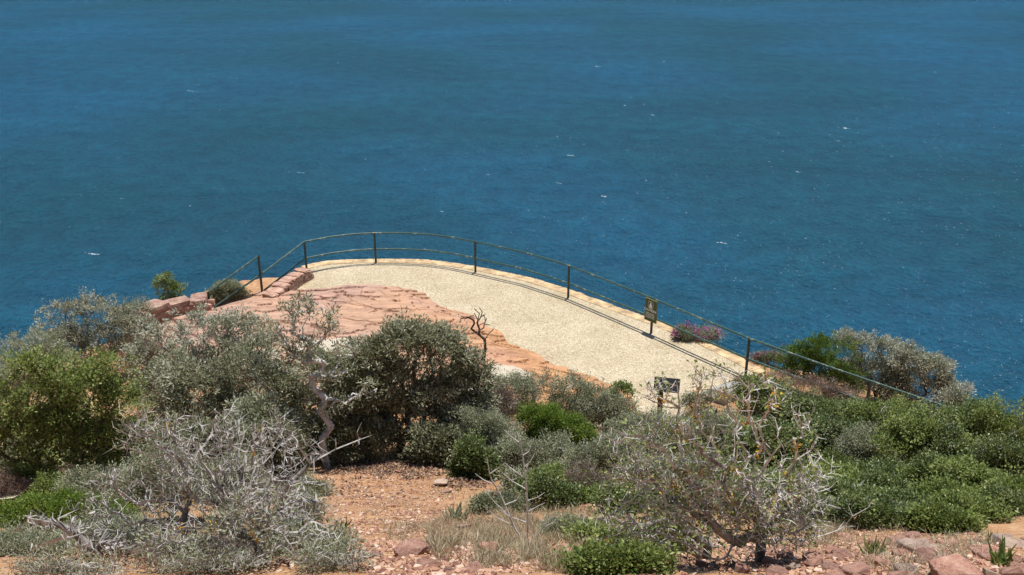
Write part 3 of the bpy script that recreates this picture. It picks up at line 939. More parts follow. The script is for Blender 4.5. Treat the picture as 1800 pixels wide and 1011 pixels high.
for r_ in range(4):
    x = -.165
    while x < .155:
        w = rr.uniform(.02, .05); w = min(w, .165 - x)
        z = -.085 - r_ * .043
        vs = [bm.verts.new(p) for p in ((x, -.0385, z - .009), (x + w, -.0385, z - .009), (x + w, -.0385, z + .009), (x, -.0385, z + .009))]
        bm.faces.new(vs); x += w + .008
bobj('lettering', bm, M_WHITE, sg, world=False)

# ------------------------------------------------------------------ dark information board on a wooden post
ib = hit_t(1158, 752)
YB = 19.4
bp = at_y(1158, 745, YB); g0 = gz(bp[0], YB)
ibd = empty('information_board', (bp[0], YB, g0)); tag(ibd, 'small dark slanted information board on a wooden post beside the paving', 'information board')
ztop = z_for(bp[0], YB, 690)
V, F = [], []
bm = bmesh.new(); bmesh.ops.create_cube(bm, size=1, matrix=Matrix.Translation((bp[0], YB, (g0 - .1 + ztop) / 2)) @ Matrix.Diagonal((.10, .10, ztop - g0 + .1, 1)))
bobj('post', bm, M_WOOD, ibd)
cp = at_y(1172, 676, YB); cz = cp[2]
bm = bmesh.new(); bmesh.ops.create_cube(bm, size=1, matrix=Matrix.Translation((cp[0], YB - .02, cz)) @ Matrix.Rotation(radians(-12), 4, 'Z') @ Matrix.Rotation(radians(50), 4, 'X') @ Matrix.Diagonal((.56, .32, .03, 1)))
bmesh.ops.bevel(bm, geom=bm.edges[:], offset=.006, segments=1, affect='EDGES')
bobj('panel', bm, M_PANEL, ibd)
# grey concrete step at the end of the paving
sa = hit_z(1278, 676, .1)
bm = bmesh.new()
pl = [hit_z(1290, 669, .14), hit_z(1318, 678, .14), hit_z(1275, 700, .14), hit_z(1236, 688, .14)]
vs = [bm.verts.new(tuple(p)) for p in pl]; f = bm.faces.new(vs); r = bmesh.ops.extrude_face_region(bm, geom=[f])
for e in r['geom']:
    if isinstance(e, bmesh.types.BMVert): e.co.z = -.1
o = bobj('concrete_step', bm, M_STEP); tag(o, 'grey concrete step half hidden by twigs at the right end of the paving', 'step')

# ------------------------------------------------------------------ VEGETATION
SH = 'shrub'
# left side
bush('rounded_shrub', 'grey-leaved rounded shrub standing against the sea, behind the bright green bush at far left', SH, 23.2, 165,
     [(112, 562, 46, 32), (165, 556, 50, 34), (212, 574, 38, 34), (120, 610, 55, 40), (185, 612, 60, 42), (240, 622, 30, 28)], 'silver', 420, 11, dens=1.0, shell=.4, tintshift=-.06)
bush('rounded_shrub', 'pale sage-green feathery shrub at the left edge of the photo, against the sea', SH, 19.5, 40,
     [(20, 640, 50, 44), (70, 612, 40, 30), (95, 655, 50, 45), (15, 690, 50, 50)], 'greygreen', 420, 12, dens=1.3, tintshift=.12, leafscale=1.15)
bush('leafy_shrub', 'large bright green leafy shrub with a dark forked trunk at far left', SH, 14.2, 92,
     [(60, 705, 80, 55), (150, 690, 70, 50), (215, 720, 50, 55), (25, 775, 60, 60), (110, 770, 80, 58), (190, 785, 60, 50), (185, 640, 32, 26), (60, 650, 50, 30), (-30, 760, 50, 70)],
     'green', 1050, 13, tintshift=.1, dens=1.05, shell=.35, bare=.06, spur=.25, twig=.005, leafscale=1.05)
bush('leafy_shrub', 'sprawling olive-leaved shrub just below the curved stone wall', SH, 20.6, 380,
     [(290, 598, 52, 38), (350, 580, 56, 34), (420, 575, 55, 30), (330, 650, 75, 50), (430, 625, 70, 45), (255, 635, 35, 35)], 'silver', 620, 14, dens=1.1, shell=.35, tintshift=.05, leafscale=1.1)
bush('leafy_shrub', 'broad dark-stemmed olive-grey shrub left of the twin-trunked bush', SH, 17.6, 400,
     [(290, 690, 55, 50), (350, 690, 75, 60), (440, 675, 80, 62), (505, 690, 55, 55), (400, 745, 95, 48), (500, 750, 55, 45), (470, 600, 35, 25)], 'olive', 800, 15, dens=.95, shell=.35, leafscale=.95)
t = lambda *a: [at_y(x, y, Y) for x, y, Y in a]
bush('gnarled_shrub', 'big olive-leaved bush with gnarled dark trunks right above the bare orange soil', SH, 17.2, 700,
     [(600, 668, 55, 45), (655, 632, 58, 40), (720, 608, 62, 40), (785, 628, 48, 42), (700, 680, 95, 55), (785, 700, 60, 55), (640, 730, 75, 45), (735, 750, 80, 35), (842, 690, 36, 50), (810, 745, 44, 42), (560, 650, 34, 34), (610, 745, 50, 42), (700, 600, 50, 34), (770, 612, 50, 34), (640, 690, 60, 50), (820, 650, 40, 40)],
     'olive', 1500, 16, dens=.95, shell=.35, twig=.006, trunk=t((705, 780, 16.9), (720, 750, 17)), up=-.6)
bush('bleached_shrub', 'half-dead shrub with twisting bleached limbs and one leafy spray in front of the pink slab', SH, 16.3, 575,
     [(555, 560, 44, 32), (520, 545, 28, 22), (590, 585, 30, 26), (490, 590, 22, 24), (600, 650, 40, 40), (590, 720, 30, 30), (530, 630, 40, 40), (640, 700, 30, 30)], 'olive', 130, 17, dens=.9, shell=.2, twig=.013, bark=B_WHITE, wig=.035,
     bare=.25, skirt=0, bal=.15, trunk=t((566, 772, 16.3), (582, 750, 16.35), (564, 724, 16.4), (572, 702, 16.4), (552, 682, 16.45), (548, 664, 16.5)), leafscale=.95)
bush('dead_sapling', 'dead leafless sapling with a dark twisted trunk standing before the cream paving', 'dead tree', 21.0, 862,
     [(832, 562, 30, 22), (815, 560, 16, 18), (850, 575, 20, 30)], 'olive', 26, 18, skirt=0, dens=0, shell=.3, twig=.012, bark=B_DARK, up=.1, wig=.03,
     trunk=t((858, 655, 21), (850, 640, 21), (853, 612, 21), (852, 597, 21), (842, 588, 21), (828, 578, 21)))
bush('small_shrub', 'small yellow-green shrub poking up behind the curved stone wall', SH, 27.0, 297, [(288, 502, 20, 16), (308, 508, 18, 14), (293, 490, 12, 9)], 'yellow', 110, 19, shell=.2, dens=.8, leafscale=1.2)
bush('small_shrub', 'thin grey twiggy shrub at the outer end of the curved stone wall', SH, 25.2, 232, [(240, 545, 32, 20), (215, 555, 26, 20), (228, 575, 40, 20)], 'greygreen', 240, 20, shell=.2, dens=.8)
bush('small_shrub', 'domed olive shrub on the cliff edge seen between the railing bars', SH, 27.6, 405, [(400, 514, 30, 17), (420, 518, 18, 12), (385, 520, 18, 12)], 'greygreen', 260, 21, shell=.4, dens=1.3, tintshift=-.03, leafscale=1.3)
# middle
G_H = 'low shrubs crowded below the paving'
bush('low_shrub', 'grey twiggy low shrub directly below the orange end of the rock slab', SH, 19.2, 960, [(900, 690, 45, 30), (955, 685, 50, 32), (1005, 695, 45, 32)], 'greygreen', 520, 22, G_H, shell=.3, spur=.6, twig=.005, dens=.9)
bush('low_shrub', 'grey-green low shrub left of the post of the information board', SH, 18.8, 1065, [(1045, 708, 40, 32), (1085, 725, 40, 32), (1030, 735, 40, 30)], 'greygreen', 420, 23, G_H, shell=.3, spur=.4, tintshift=-.02)
bush('dead_shrub', 'dead reddish-brown twiggy shrub right of the big gnarled bush', SH, 17.9, 876, [(876, 712, 34, 32), (860, 735, 25, 25)], 'dead', 300, 24, G_H, shell=.2)
bush('low_shrub', 'soft grey fuzzy shrub below the dead reddish-brown one', SH, 16.4, 860, [(835, 765, 35, 45), (880, 780, 38, 38), (865, 745, 25, 25)], 'greygreen', 480, 25, G_H, shell=.3, tintshift=.08, dens=1.2, leafscale=.85)
bush('juniper_shrub', 'dense vivid green juniper-like shrub in the middle of the slope', SH, 16.9, 965, [(935, 738, 26, 20), (965, 738, 32, 22), (1000, 756, 36, 22), (955, 760, 36, 18), (1030, 770, 18, 16)], 'bright', 430, 26, G_H, shell=.5, dens=1.3, leafscale=.95)
bush('low_shrub', 'grey heath-like shrub with bare forked stems just below the vivid green shrub', SH, 15.6, 950, [(915, 800, 40, 34), (965, 800, 44, 32), (935, 830, 50, 26)], 'greygreen', 520, 27, G_H, shell=.3, spur=.5, dens=.85)
bush('low_shrub', 'mid-green low shrub dotted with tiny white flowers, left of the thorn tree with orange lichen', SH, 15.0, 1050, [(1030, 820, 40, 32), (1085, 805, 44, 34), (1060, 850, 40, 18)], 'greygreen', 520, 28, G_H, shell=.35, tintshift=.02, dens=1.1, flowers=(simple('white_petal', (.7, .7, .62)), 40, .018))
bush('low_shrub', 'dark bottle-green upright shrub at the right corner of the bare orange soil', SH, 15.2, 822, [(815, 835, 18, 26), (830, 800, 26, 30), (850, 825, 22, 24)], 'fine', 300, 29, G_H, dens=1.0)
bush('low_shrub', 'small pale yellow-green shrub at the lower edge of the cream paving', SH, 19.6, 1094, [(1092, 690, 24, 14), (1075, 700, 18, 14)], 'yellow', 110, 30, G_H, dens=.8, tintshift=-.1)
bush('low_shrub', 'silvery grey shrub around the foot of the information board post', SH, 17.0, 1120, [(1110, 770, 40, 34), (1155, 760, 42, 32), (1075, 770, 30, 26)], 'greygreen', 480, 31, G_H, shell=.3, spur=.3)
# right side behind the railing
bush('leafy_shrub', 'bright green dense shrub immediately behind the right end of the railing', SH, 22.3, 1450, [(1405, 632, 40, 22), (1450, 618, 42, 26), (1490, 625, 34, 28), (1440, 650, 55, 25)], 'bright', 460, 32, dens=1.2, tintshift=-.2, leafscale=1.1)
bush('leafy_shrub', 'silvery shrub behind the railing with the highest crown, left of the other silver one', SH, 23.0, 1540, [(1488, 600, 24, 15), (1530, 615, 32, 24), (1565, 628, 36, 26), (1540, 655, 55, 30)], 'silver', 460, 33, dens=1.0, tintshift=.05)
bush('leafy_shrub', 'silvery-olive shrub standing over the sea where the railing ends', SH, 22.4, 1620, [(1600, 640, 32, 26), (1638, 655, 34, 30), (1600, 680, 50, 32), (1655, 685, 22, 22)], 'silver', 460, 34, dens=1.0)
bush('small_shrub', 'little thin silver shrub jutting toward the sea at the right', SH, 20.4, 1685, [(1690, 690, 20, 13), (1672, 702, 24, 14)], 'silver', 110, 35, dens=.8)
bush('flowering_shrub', 'pink-flowered shrub outside the railing beside the caution sign', 'flowering shrub', 24.9, 1228, [(1205, 586, 20, 12), (1240, 590, 26, 14), (1222, 600, 34, 10)], 'greygreen', 240, 36, shell=.3, flowers=(L_PINK, 100, .055), dens=.9)
bush('flowering_shrub', 'second pink-flowered shrub outside the railing, next to the dense bright green shrub', 'flowering shrub', 23.7, 1350, [(1350, 630, 28, 8), (1335, 638, 22, 8)], 'greygreen', 110, 37, shell=.3, flowers=(L_PINK, 70, .05), dens=.9)
bush('low_shrub', 'dry greyish twiggy shrub along the lower rail past the end of the paving', SH, 20.9, 1420, [(1370, 668, 36, 14), (1420, 678, 44, 16), (1475, 695, 44, 15)], 'dead', 300, 38, shell=.3, tintshift=.25, bark=B_GREY)
# right side in front of the railing
G_G = 'green shrubs covering the slope at the right'
R_ = [
 ('fine-leaved green shrub just behind the crown of the thorn tree with orange lichen', 18.9, 1350, [(1330, 700, 40, 28), (1375, 712, 45, 32)], 'fine', 480, .10),
 ('fine-leaved green shrub touching the lower rail at its middle', 18.6, 1450, [(1430, 722, 45, 30), (1480, 730, 45, 30)], 'fine', 480, .10),
 ('green shrub below the end of the top rail', 18.0, 1560, [(1535, 735, 46, 32), (1590, 735, 44, 32)], 'fine', 520, .02),
 ('glossy green shrub on the skyline left of where the sea meets the slope', 17.6, 1660, [(1640, 738, 46, 32), (1690, 735, 34, 28), (1660, 770, 50, 30)], 'fine', 540, .05),
 ('green shrub on the skyline at the right edge of the photo', 16.8, 1765, [(1735, 755, 42, 32), (1785, 765, 45, 40), (1830, 770, 40, 40)], 'fine', 600, .0),
 ('dark green shrub right beside the twigs of the thorn tree', 16.4, 1460, [(1440, 785, 44, 38), (1480, 800, 44, 40)], 'fine', 520, -.02),
 ('dark green shrub in the middle of the right-hand thicket', 15.6, 1560, [(1530, 790, 48, 42), (1590, 800, 48, 42)], 'fine', 560, -.03),
 ('dark glossy shrub above the dark hollow in the right-hand thicket', 15.0, 1670, [(1645, 800, 50, 44), (1700, 815, 44, 40)], 'fine', 560, -.02),
 ('dark green shrub low at the right edge of the photo', 13.8, 1770, [(1755, 840, 46, 48), (1800, 850, 46, 55)], 'fine', 620, -.02),
 ('brownish olive shrub beneath the right-hand thicket beside the thorn tree', 13.2, 1480, [(1460, 860, 40, 34), (1505, 868, 40, 32)], 'fine', 420, .08),
 ('deep green shrub in front of the right-hand thicket', 13.0, 1580, [(1555, 865, 48, 36), (1610, 870, 44, 34)], 'fine', 520, .0),
 ('deep green shrub reaching the rocks at the far right', 12.2, 1700, [(1680, 875, 44, 36), (1730, 885, 40, 32)], 'fine', 480, .02),
 ('low bright green spreading shrub at the top edge of the rocky patch', 11.4, 1540, [(1500, 915, 34, 16), (1555, 912, 44, 20), (1600, 920, 30, 18)], 'green', 420, -.05),
 ('low green shrub among the rocks at the far right', 10.2, 1665, [(1640, 925, 34, 20), (1680, 935, 30, 18)], 'green', 340, -.05),
]
for k, (lab, Y_, bxp, lo, st, tp_, ts) in enumerate(R_):
    bush('thicket_shrub', lab, SH, Y_, bxp, [(a_, b_ - 4 + (k * 7) % 11 + 7 * (k in (1, 2, 3)), c_ * 1.18, d_ * (1.0 + .5 * ((k * 5) % 7) / 7 * (k > 3)))  for a_, b_, c_, d_ in lo], ['fine', 'fine', 'green', 'fine', 'green', 'fine', 'greygreen'][k % 7] if st == 'fine' else st, tp_, 60 + k, G_G, shell=.35, tintshift=ts, dens=.95, leafscale=1.0, spur=.5, bark=B_GREY)
bush('low_shrub', 'clump of big fresh yellow-green leaves in the middle of the right-hand thicket', SH, 14.6, 1553, [(1552, 785, 18, 16), (1560, 800, 14, 12)], 'yellow', 34, 80, dens=.55, leafscale=1.3, tintshift=-.08)
bush('low_shrub', 'fresh yellow-green leafy clump near the top of the right-hand thicket', SH, 17.0, 1645, [(1640, 732, 30, 10), (1600, 728, 14, 8), (1680, 745, 18, 10)], 'yellow', 40, 81, dens=.55, leafscale=1.2, tintshift=-.12)
# dense understorey seen through and beside the thorn bushes
for k, (lab, Y_, bxp, lo, st, tp_, ts, gr) in enumerate([
 ('grey-green shrub between the information board and the crown of the thorn tree', 16.2, 1245, [(1210, 775, 50, 38), (1275, 765, 55, 40)], 'greygreen', 420, .0, G_H),
 ('green shrub seen through the upper crown of the thorn tree', 15.6, 1350, [(1330, 790, 55, 42), (1385, 790, 45, 42)], 'fine', 420, .05, G_G),
 ('grey-green shrub seen through the left half of the thorn tree', 13.6, 1190, [(1160, 840, 45, 30), (1220, 850, 50, 34)], 'greygreen', 380, .02, G_H),
 ('green shrub seen through the middle of the thorn tree just above its fork', 13.0, 1300, [(1280, 860, 50, 34), (1340, 870, 45, 32)], 'fine', 400, .08, G_G),
 ('dull green shrub at the right foot of the thorn tree crown', 12.3, 1415, [(1390, 895, 36, 26), (1440, 890, 36, 28)], 'fine', 320, .08, G_G),
 ('olive shrub low in the shade between the bright green bush and the grey thorn bush', 14.6, 260, [(230, 800, 55, 40), (290, 790, 50, 40)], 'olive', 380, -.1, None),
 ('olive shrub behind the upper twigs of the grey thorn bush', 14.8, 400, [(360, 785, 50, 34), (430, 790, 50, 36)], 'olive', 380, -.1, None),
 ('shaded shrub at the left foot of the bleached half-dead shrub', 15.0, 520, [(490, 785, 36, 32)], 'olive', 300, -.1, None),
 ('grey-green twiggy shrub beneath the fork of the large bright green bush', 12.2, 190, [(150, 850, 45, 24), (220, 855, 45, 28)], 'greygreen', 300, .0, None),
 ('low grey shrub by the pale path at the left edge', 13.4, 20, [(0, 850, 30, 14), (40, 862, 25, 12)], 'dead', 120, .1, None),
]):
    bush('understorey_shrub', lab, SH, Y_, bxp, lo, st, tp_, 120 + k, gr, shell=.35, tintshift=ts)
# left foreground
bush('low_shrub', 'low mounded bright green shrub with tiny white flowers at lower left', SH, 10.6, 110, [(60, 905, 60, 24), (130, 900, 70, 26), (195, 918, 50, 24), (90, 925, 90, 22), (10, 915, 40, 20)], 'bright', 900, 41,
     shell=.5, dens=.9, leafscale=.8, flowers=(bpy.data.materials['white_petal'], 120, .012))
bush('low_shrub', 'grey fuzzy low shrub in the bottom left corner', SH, 7.4, 50, [(30, 975, 60, 34), (90, 985, 50, 34), (-20, 990, 40, 40)], 'greygreen', 520, 42, shell=.3, tintshift=.05, dens=.8, leafscale=.6, spur=.5, twig=.003)
bush('low_shrub', 'grey-green twiggy shrub behind the bare grey thorn bush', SH, 11.2, 300, [(280, 830, 55, 45), (340, 850, 55, 40), (240, 860, 40, 36), (420, 840, 50, 45)], 'greygreen', 700, 43, shell=.3, dens=.7, leafscale=.8, twig=.0035, tintshift=.02)
bush('thorn_bush', 'bare pale grey thorn bush with a tangle of zigzag twigs at lower left', 'thorn bush', 6.9, 420,
     [(235, 765, 45, 36), (305, 775, 60, 48), (390, 780, 70, 52), (470, 785, 55, 45), (330, 850, 95, 55), (440, 865, 85, 55), (300, 930, 110, 60), (420, 950, 100, 60), (520, 930, 50, 60), (200, 850, 35, 30), (250, 738, 28, 22), (390, 735, 40, 22), (490, 745, 25, 20), (350, 1000, 130, 40), (180, 900, 50, 50)],
     'greygreen', 1250, 44, skirt=0, shell=.15, dens=.8, bare=.95, twig=.0035, spur=2.0, lichen=70, wig=.013, curl=.15, bal=.25, up=-.8, leafscale=.8, bark=B_THORN,
     trunk=t((420, 985, 6.9), (412, 960, 6.95), (400, 930, 7.0)))
bush('thorn_bush', 'long curved bare branch of thorns reaching over the orange soil at lower left', 'thorn bush', 7.6, 478,
     [(620, 775, 40, 16), (560, 800, 40, 26), (520, 850, 50, 40), (560, 900, 40, 30), (520, 780, 30, 22)], 'greygreen', 120, 45, shell=.1, dens=0, skirt=0, twig=.0045, spur=1.2, wig=.02, curl=.3, bark=B_THORN,
     trunk=t((488, 940, 7.6), (492, 890, 7.6), (510, 850, 7.6), (545, 815, 7.7), (590, 790, 7.7), (635, 772, 7.7)))
bush('thorn_bush', 'arching spiny grey branches crossing the bottom left corner', 'thorn bush', 6.6, 175,
     [(70, 925, 60, 18), (130, 940, 60, 28), (180, 970, 60, 30), (60, 985, 50, 25), (230, 990, 50, 25)], 'greygreen', 200, 46, shell=.1, dens=0, skirt=0, twig=.0055, spur=1.6, wig=.02, bark=B_THORN,
     trunk=t((172, 990, 6.6), (160, 965, 6.6), (135, 940, 6.6), (100, 920, 6.6), (50, 912, 6.6)))
bush('twiggy_shrub', 'low dense mass of bare grey-brown twigs at the bottom, right of the grey thorn bush', SH, 6.5, 570,
     [(540, 965, 50, 36), (590, 975, 46, 34), (500, 990, 50, 36)], 'greygreen', 700, 47, skirt=0, shell=.2, dens=.5, bare=.8, twig=.0028, spur=.5, bark=B_GREY, wig=.012)
bush('thorn_bush', 'fine bare thorn twigs at the bottom edge in front of the grey thorn bush', 'thorn bush', 6.0, 470,
     [(400, 950, 60, 50), (480, 940, 60, 55), (560, 960, 50, 45), (300, 970, 60, 45), (440, 890, 60, 40)], 'greygreen', 620, 53, skirt=0, shell=.1, dens=.4, bare=.85, twig=.0028, spur=1.8, bark=B_THORN, wig=.012, curl=.15, bal=.25, lichen=50,
     trunk=t((470, 1015, 6.0), (462, 985, 6.05)))
# right foreground thorn tree
bush('thorn_tree', 'spreading thorn tree with pale twigs, sparse green leaves and orange lichen at lower right', 'thorn tree', 6.5, 1335,
     [(1260, 690, 55, 32), (1330, 700, 60, 36), (1215, 750, 70, 42), (1300, 770, 80, 50), (1385, 770, 55, 50), (1230, 830, 85, 45), (1340, 850, 85, 50), (1410, 850, 45, 50), (1200, 890, 80, 36), (1310, 910, 80, 40), (1130, 770, 36, 32), (1160, 690, 36, 26), (1400, 920, 50, 36), (1110, 840, 50, 36), (1085, 770, 26, 16), (1435, 830, 28, 36), (1250, 668, 50, 20)],
     'green', 1250, 48, skirt=.85, mul=1.2, shell=.15, dens=.14, bare=.5, twig=.0036, spur=2.0, lichen=420, wig=.012, curl=.15, bal=.25, up=-.8, leafscale=.75, bark=B_PALE, tintshift=.16,
     trunk=t((1335, 985, 6.5), (1338, 950, 6.5), (1330, 905, 6.5), (1325, 870, 6.52)))
bush('thorn_bush', 'pale sprawling thorn branches low down at the left foot of the thorn tree', 'thorn bush', 7.0, 1240,
     [(1080, 920, 60, 20), (1130, 950, 70, 28), (1180, 915, 60, 28), (1060, 960, 40, 20), (1210, 960, 60, 30)], 'green', 330, 49, skirt=0, shell=.1, dens=.2, bare=.6, twig=.0045, spur=1.2, bark=B_THORN, lichen=60,
     trunk=t((1245, 960, 7.0), (1215, 935, 7.0), (1170, 922, 7.0)))
bush('low_shrub', 'low green and orange-tinged shrub at the bottom, left of the thorn tree trunk', SH, 7.6, 1080, [(1050, 985, 50, 22), (1110, 970, 50, 26), (1160, 985, 40, 24)], 'green', 520, 50, shell=.4, dens=.8, leafscale=.75, tintshift=.05, lichen=120)
bush('low_shrub', 'small blue-green tufted shrub beside the pale pointed stone on the sunny slope', SH, 11.6, 875, [(860, 895, 30, 15), (895, 890, 26, 15)], 'greygreen', 260, 51, shell=.4, dens=1.1, tintshift=-.05)
bush('low_shrub', 'low spreading green shrub with white dots above the sprawling thorn branches', SH, 12.0, 1060, [(1040, 885, 36, 15), (1085, 888, 32, 13)], 'green', 300, 52, shell=.4, dens=.8, leafscale=.8, flowers=(bpy.data.materials['white_petal'], 30, .016))

for k, (lab, Y_, bxp, lo, st, tp_, ts, gr) in enumerate([
 ('grey-green shrub filling the gap between the two big olive bushes', 15.9, 480, [(455, 745, 50, 40), (500, 755, 24, 30)], 'olive', 300, 0, None),
 ('fresh green shrub wedged low between two dark shrubs of the right-hand thicket', 15.2, 1620, [(1600, 775, 50, 36), (1660, 785, 40, 36)], 'green', 380, .05, G_G),
 ('tall green shrub standing out of the lower right thicket', 12.6, 1650, [(1640, 860, 44, 46), (1670, 850, 30, 40)], 'fine', 380, .06, G_G),
 ('green shrub at the right edge just above the far-right rocks', 11.6, 1790, [(1770, 890, 44, 36), (1815, 885, 40, 40)], 'green', 360, .0, G_G),
 ('sparse olive green shrub at the foot of the thicket, right of the thorn tree', 11.8, 1450, [(1430, 905, 36, 24), (1475, 905, 34, 24)], 'olive', 260, .0, G_G),
 ('shaded olive shrub under the left half of the big gnarled bush', 16.7, 650, [(620, 770, 40, 24), (670, 765, 34, 26), (560, 765, 22, 26)], 'olive', 330, -.12, None),
 ('shaded olive shrub under the right half of the big gnarled bush', 16.3, 775, [(755, 778, 34, 24), (800, 780, 34, 28)], 'olive', 300, -.12, None),
 ('low yellowish-green shrub at the very bottom edge, below the sprawling thorn branches', 5.9, 1100, [(1030, 1014, 40, 16), (1085, 1018, 34, 20), (1140, 1012, 36, 14)], 'green', 200, -.05, None),
 ('low grey-green shrub hiding the foot of the grey concrete step', 19.7, 1240, [(1225, 706, 34, 12), (1270, 700, 36, 12)], 'greygreen', 160, .0, None),
 ('green and straw coloured low shrub along the upper border of the rocky patch', 10.8, 1590, [(1560, 925, 40, 15), (1610, 925, 36, 15)], 'greygreen', 240, .0, G_G),
 ('bushy grey-green clump between the thorn bush and the bottom left corner shrub', 8.6, 180, [(150, 950, 40, 24), (215, 945, 50, 26)], 'greygreen', 360, .03, None),
 ('straw coloured twiggy clump at the bottom below the grey thorn bush', 6.3, 330, [(300, 995, 70, 24), (400, 1000, 60, 24)], 'dead', 320, .3, None),
 ('small grey-green clump at the foot of the long curved thorn branch', 9.6, 530, [(515, 880, 30, 18), (545, 890, 24, 14)], 'greygreen', 110, .05, None),
 ('low green mat with a few dry stalks just right of the dead weed', 9.4, 1010, [(990, 930, 40, 12), (1040, 938, 36, 12)], 'greygreen', 220, .05, None),
 ('low green shrub in front of the middle shrubs, under the dead weed tips', 13.4, 1000, [(975, 850, 44, 20), (1020, 858, 44, 18)], 'green', 260, .0, G_H),
]):
    bush('filler_shrub' if False else 'scrub_clump', lab, SH, Y_, bxp, lo, st, tp_, 150 + k, gr, shell=.35, tintshift=ts, spur=.3, leafscale=.75 if Y_ < 10 else 1)

for k, (lab, Y_, bxp, lo, st, tp_) in enumerate([
 ('wiry grey twig bush between the arching spiny branches and the grey thorn bush', 6.9, 210, [(190, 960, 50, 30), (260, 965, 60, 34)], 'greygreen', 460),
 ('bare grey twigs at the very bottom under the arching spiny branches', 5.75, 120, [(80, 1012, 70, 26), (170, 1016, 60, 24)], 'greygreen', 420),
 ('bare twiggy clump at the very bottom under the middle of the grey thorn bush', 5.7, 370, [(330, 1016, 60, 22), (420, 1016, 60, 24)], 'greygreen', 420),
 ('knee-high brown-grey twig clump at the bottom, left of the largest pinkish rock', 5.75, 590, [(560, 1010, 50, 28), (620, 1016, 36, 20)], 'greygreen', 420),
]):
    bush('twig_clump', lab, SH, Y_, bxp, lo, st, tp_, 180 + k, None, shell=.2, spur=.9, dens=.5, bare=.6, leafscale=.55, skirt=.6, twig=.003, bark=B_GREY)

# scrub tufts filling the gaps between the named shrubs
rg_ = random.Random(44)
TL = {'greygreen': 'grey-green', 'olive': 'olive-leaved', 'fine': 'dark green', 'green': 'fresh green', 'dead': 'dry brownish'}
n_t = 0
for reg, where, n_, x0, x1, y0, y1, st_ in [
 (1, 'under and between the bushes of the left third', 26, -10, 560, 770, 890, ['greygreen', 'olive', 'greygreen', 'green', 'dead']),
 (2, 'between the middle shrubs and the thorn tree', 26, 860, 1360, 745, 905, ['greygreen', 'fine', 'olive', 'greygreen', 'dead']),
 (3, 'in the gaps of the right-hand thicket', 34, 1350, 1810, 740, 925, ['fine', 'green', 'fine', 'olive', 'green'])]:
    for q in range(n_):
        px = x0 + (x1 - x0) * ((q * .618034) % 1); py = y0 + (y1 - y0) * ((q + .5) / n_)
        c = hit_t(px, py); Yt = float(c[1]); s_k = rg_.choice(st_)
        if Yt > 19: continue
        w_ = .34 * FPX / depth(c) * rg_.uniform(.8, 1.25); h_ = w_ * rg_.uniform(.55, .85)
        bush('scrub_tuft', 'small %s scrub tuft %s' % (TL[s_k], where), 'scrub', Yt, px, [(px - w_ * .4, py - h_ * .5, w_ * .8, h_ * .8), (px + w_ * .5, py - h_ * .3, w_ * .7, h_ * .6)],
             s_k, 120 if Yt > 9 else 170, 300 + n_t, 'scrub tufts between the larger shrubs', shell=.3, dens=.8, skirt=.7, tintshift=rg_.uniform(-.08, .12), leafscale=.7 if Yt < 10 else .95, spur=.4, twig=.0032)
        n_t += 1

# pale dry weed with two tall stems
rng = np.random.RandomState(91)
Yw = 7.7
b0 = at_y(925, 990, Yw); b0[2] = gz(b0[0], Yw) - .02
rt = empty('dry_weed', b0); tag(rt, 'pale dead weed with two tall bare stems rising from the dry grass', 'dead weed')
st = [[(925, 990), (905, 930), (880, 870), (862, 840), (855, 800)], [(925, 990), (928, 930), (926, 860), (919, 800), (911, 756)], [(925, 990), (945, 940), (975, 900)]]
parts = []
for s__ in st:
    pts = np.array([at_y(x, y, Yw) for x, y in s__]); pts[0][2] = b0[2]
    pts = resample(pts, .06)
    n = len(pts); r_ = np.linspace(.011, .004, n)
    parts.append(polytube(pts, r_, 5))
    for q in range(4, n - 2, 2):
        sd_ = rng.choice([-1, 1]); L = rng.uniform(.12, .34) * (1.1 - q / n * .5)
        d = norm(np.array([sd_, rng.uniform(-.5, .5), rng.uniform(.3, 1.0)]))
        m1 = pts[q] + d * L * .6 + rng.normal(0, .01, 3); m2 = pts[q] + d * L + np.array([0, 0, .03])
        parts.append(tubes([pts[q], m1], [m1, m2], [.0055, .004], [.004, .002], 4))
V, F = join(parts)
qmesh('stems', V, F, B_WHITE, rt)

# spiky succulent rosettes
def rosette(px, py, label, size, n, mat, seed):
    rng = np.random.RandomState(seed); c = hit_t(px, py)
    a = rng.uniform(0, 2 * pi, n); el = rng.uniform(.5, 1.3, n)
    D = np.stack([np.cos(a) * np.cos(el), np.sin(a) * np.cos(el), np.sin(el)], 1)
    C = c + rng.normal(0, size * .25, (n, 3)) * np.array([1, 1, .05])
    L = size * rng.uniform(.7, 1.2, n)
    P1 = C + D * L[:, None] * .5; P2 = C + D * L[:, None] + np.array([0, 0, .02])
    V, F = join([tubes(C, P1, np.full(n, size * .07), np.full(n, size * .075), 5), tubes(P1, P2, np.full(n, size * .075), np.full(n, size * .012), 5)])
    o = qmesh('spiky_plant', V, F, mat, tint=np.repeat(rng.rand(n * 2), 5)); tag(o, label, 'plant', None)
rosette(800, 915, 'grey spiky plant beside a pale pointed stone on the sunny slope', .20, 34, L_GREYGREEN, 1)
rosette(1538, 978, 'yellow-tipped spiky plant among the rocks, right of the thorn tree', .14, 26, L_YELLOW, 2)
rosette(1760, 995, 'yellow-green spiky plant in the bottom right corner among stones', .16, 30, L_YELLOW, 3)
rosette(603, 935, 'tiny bright green plant alone on the orange soil', .13, 16, L_GREEN, 4)
rosette(1745, 950, 'little green plant between far-right stones', .08, 20, L_GREEN, 5)

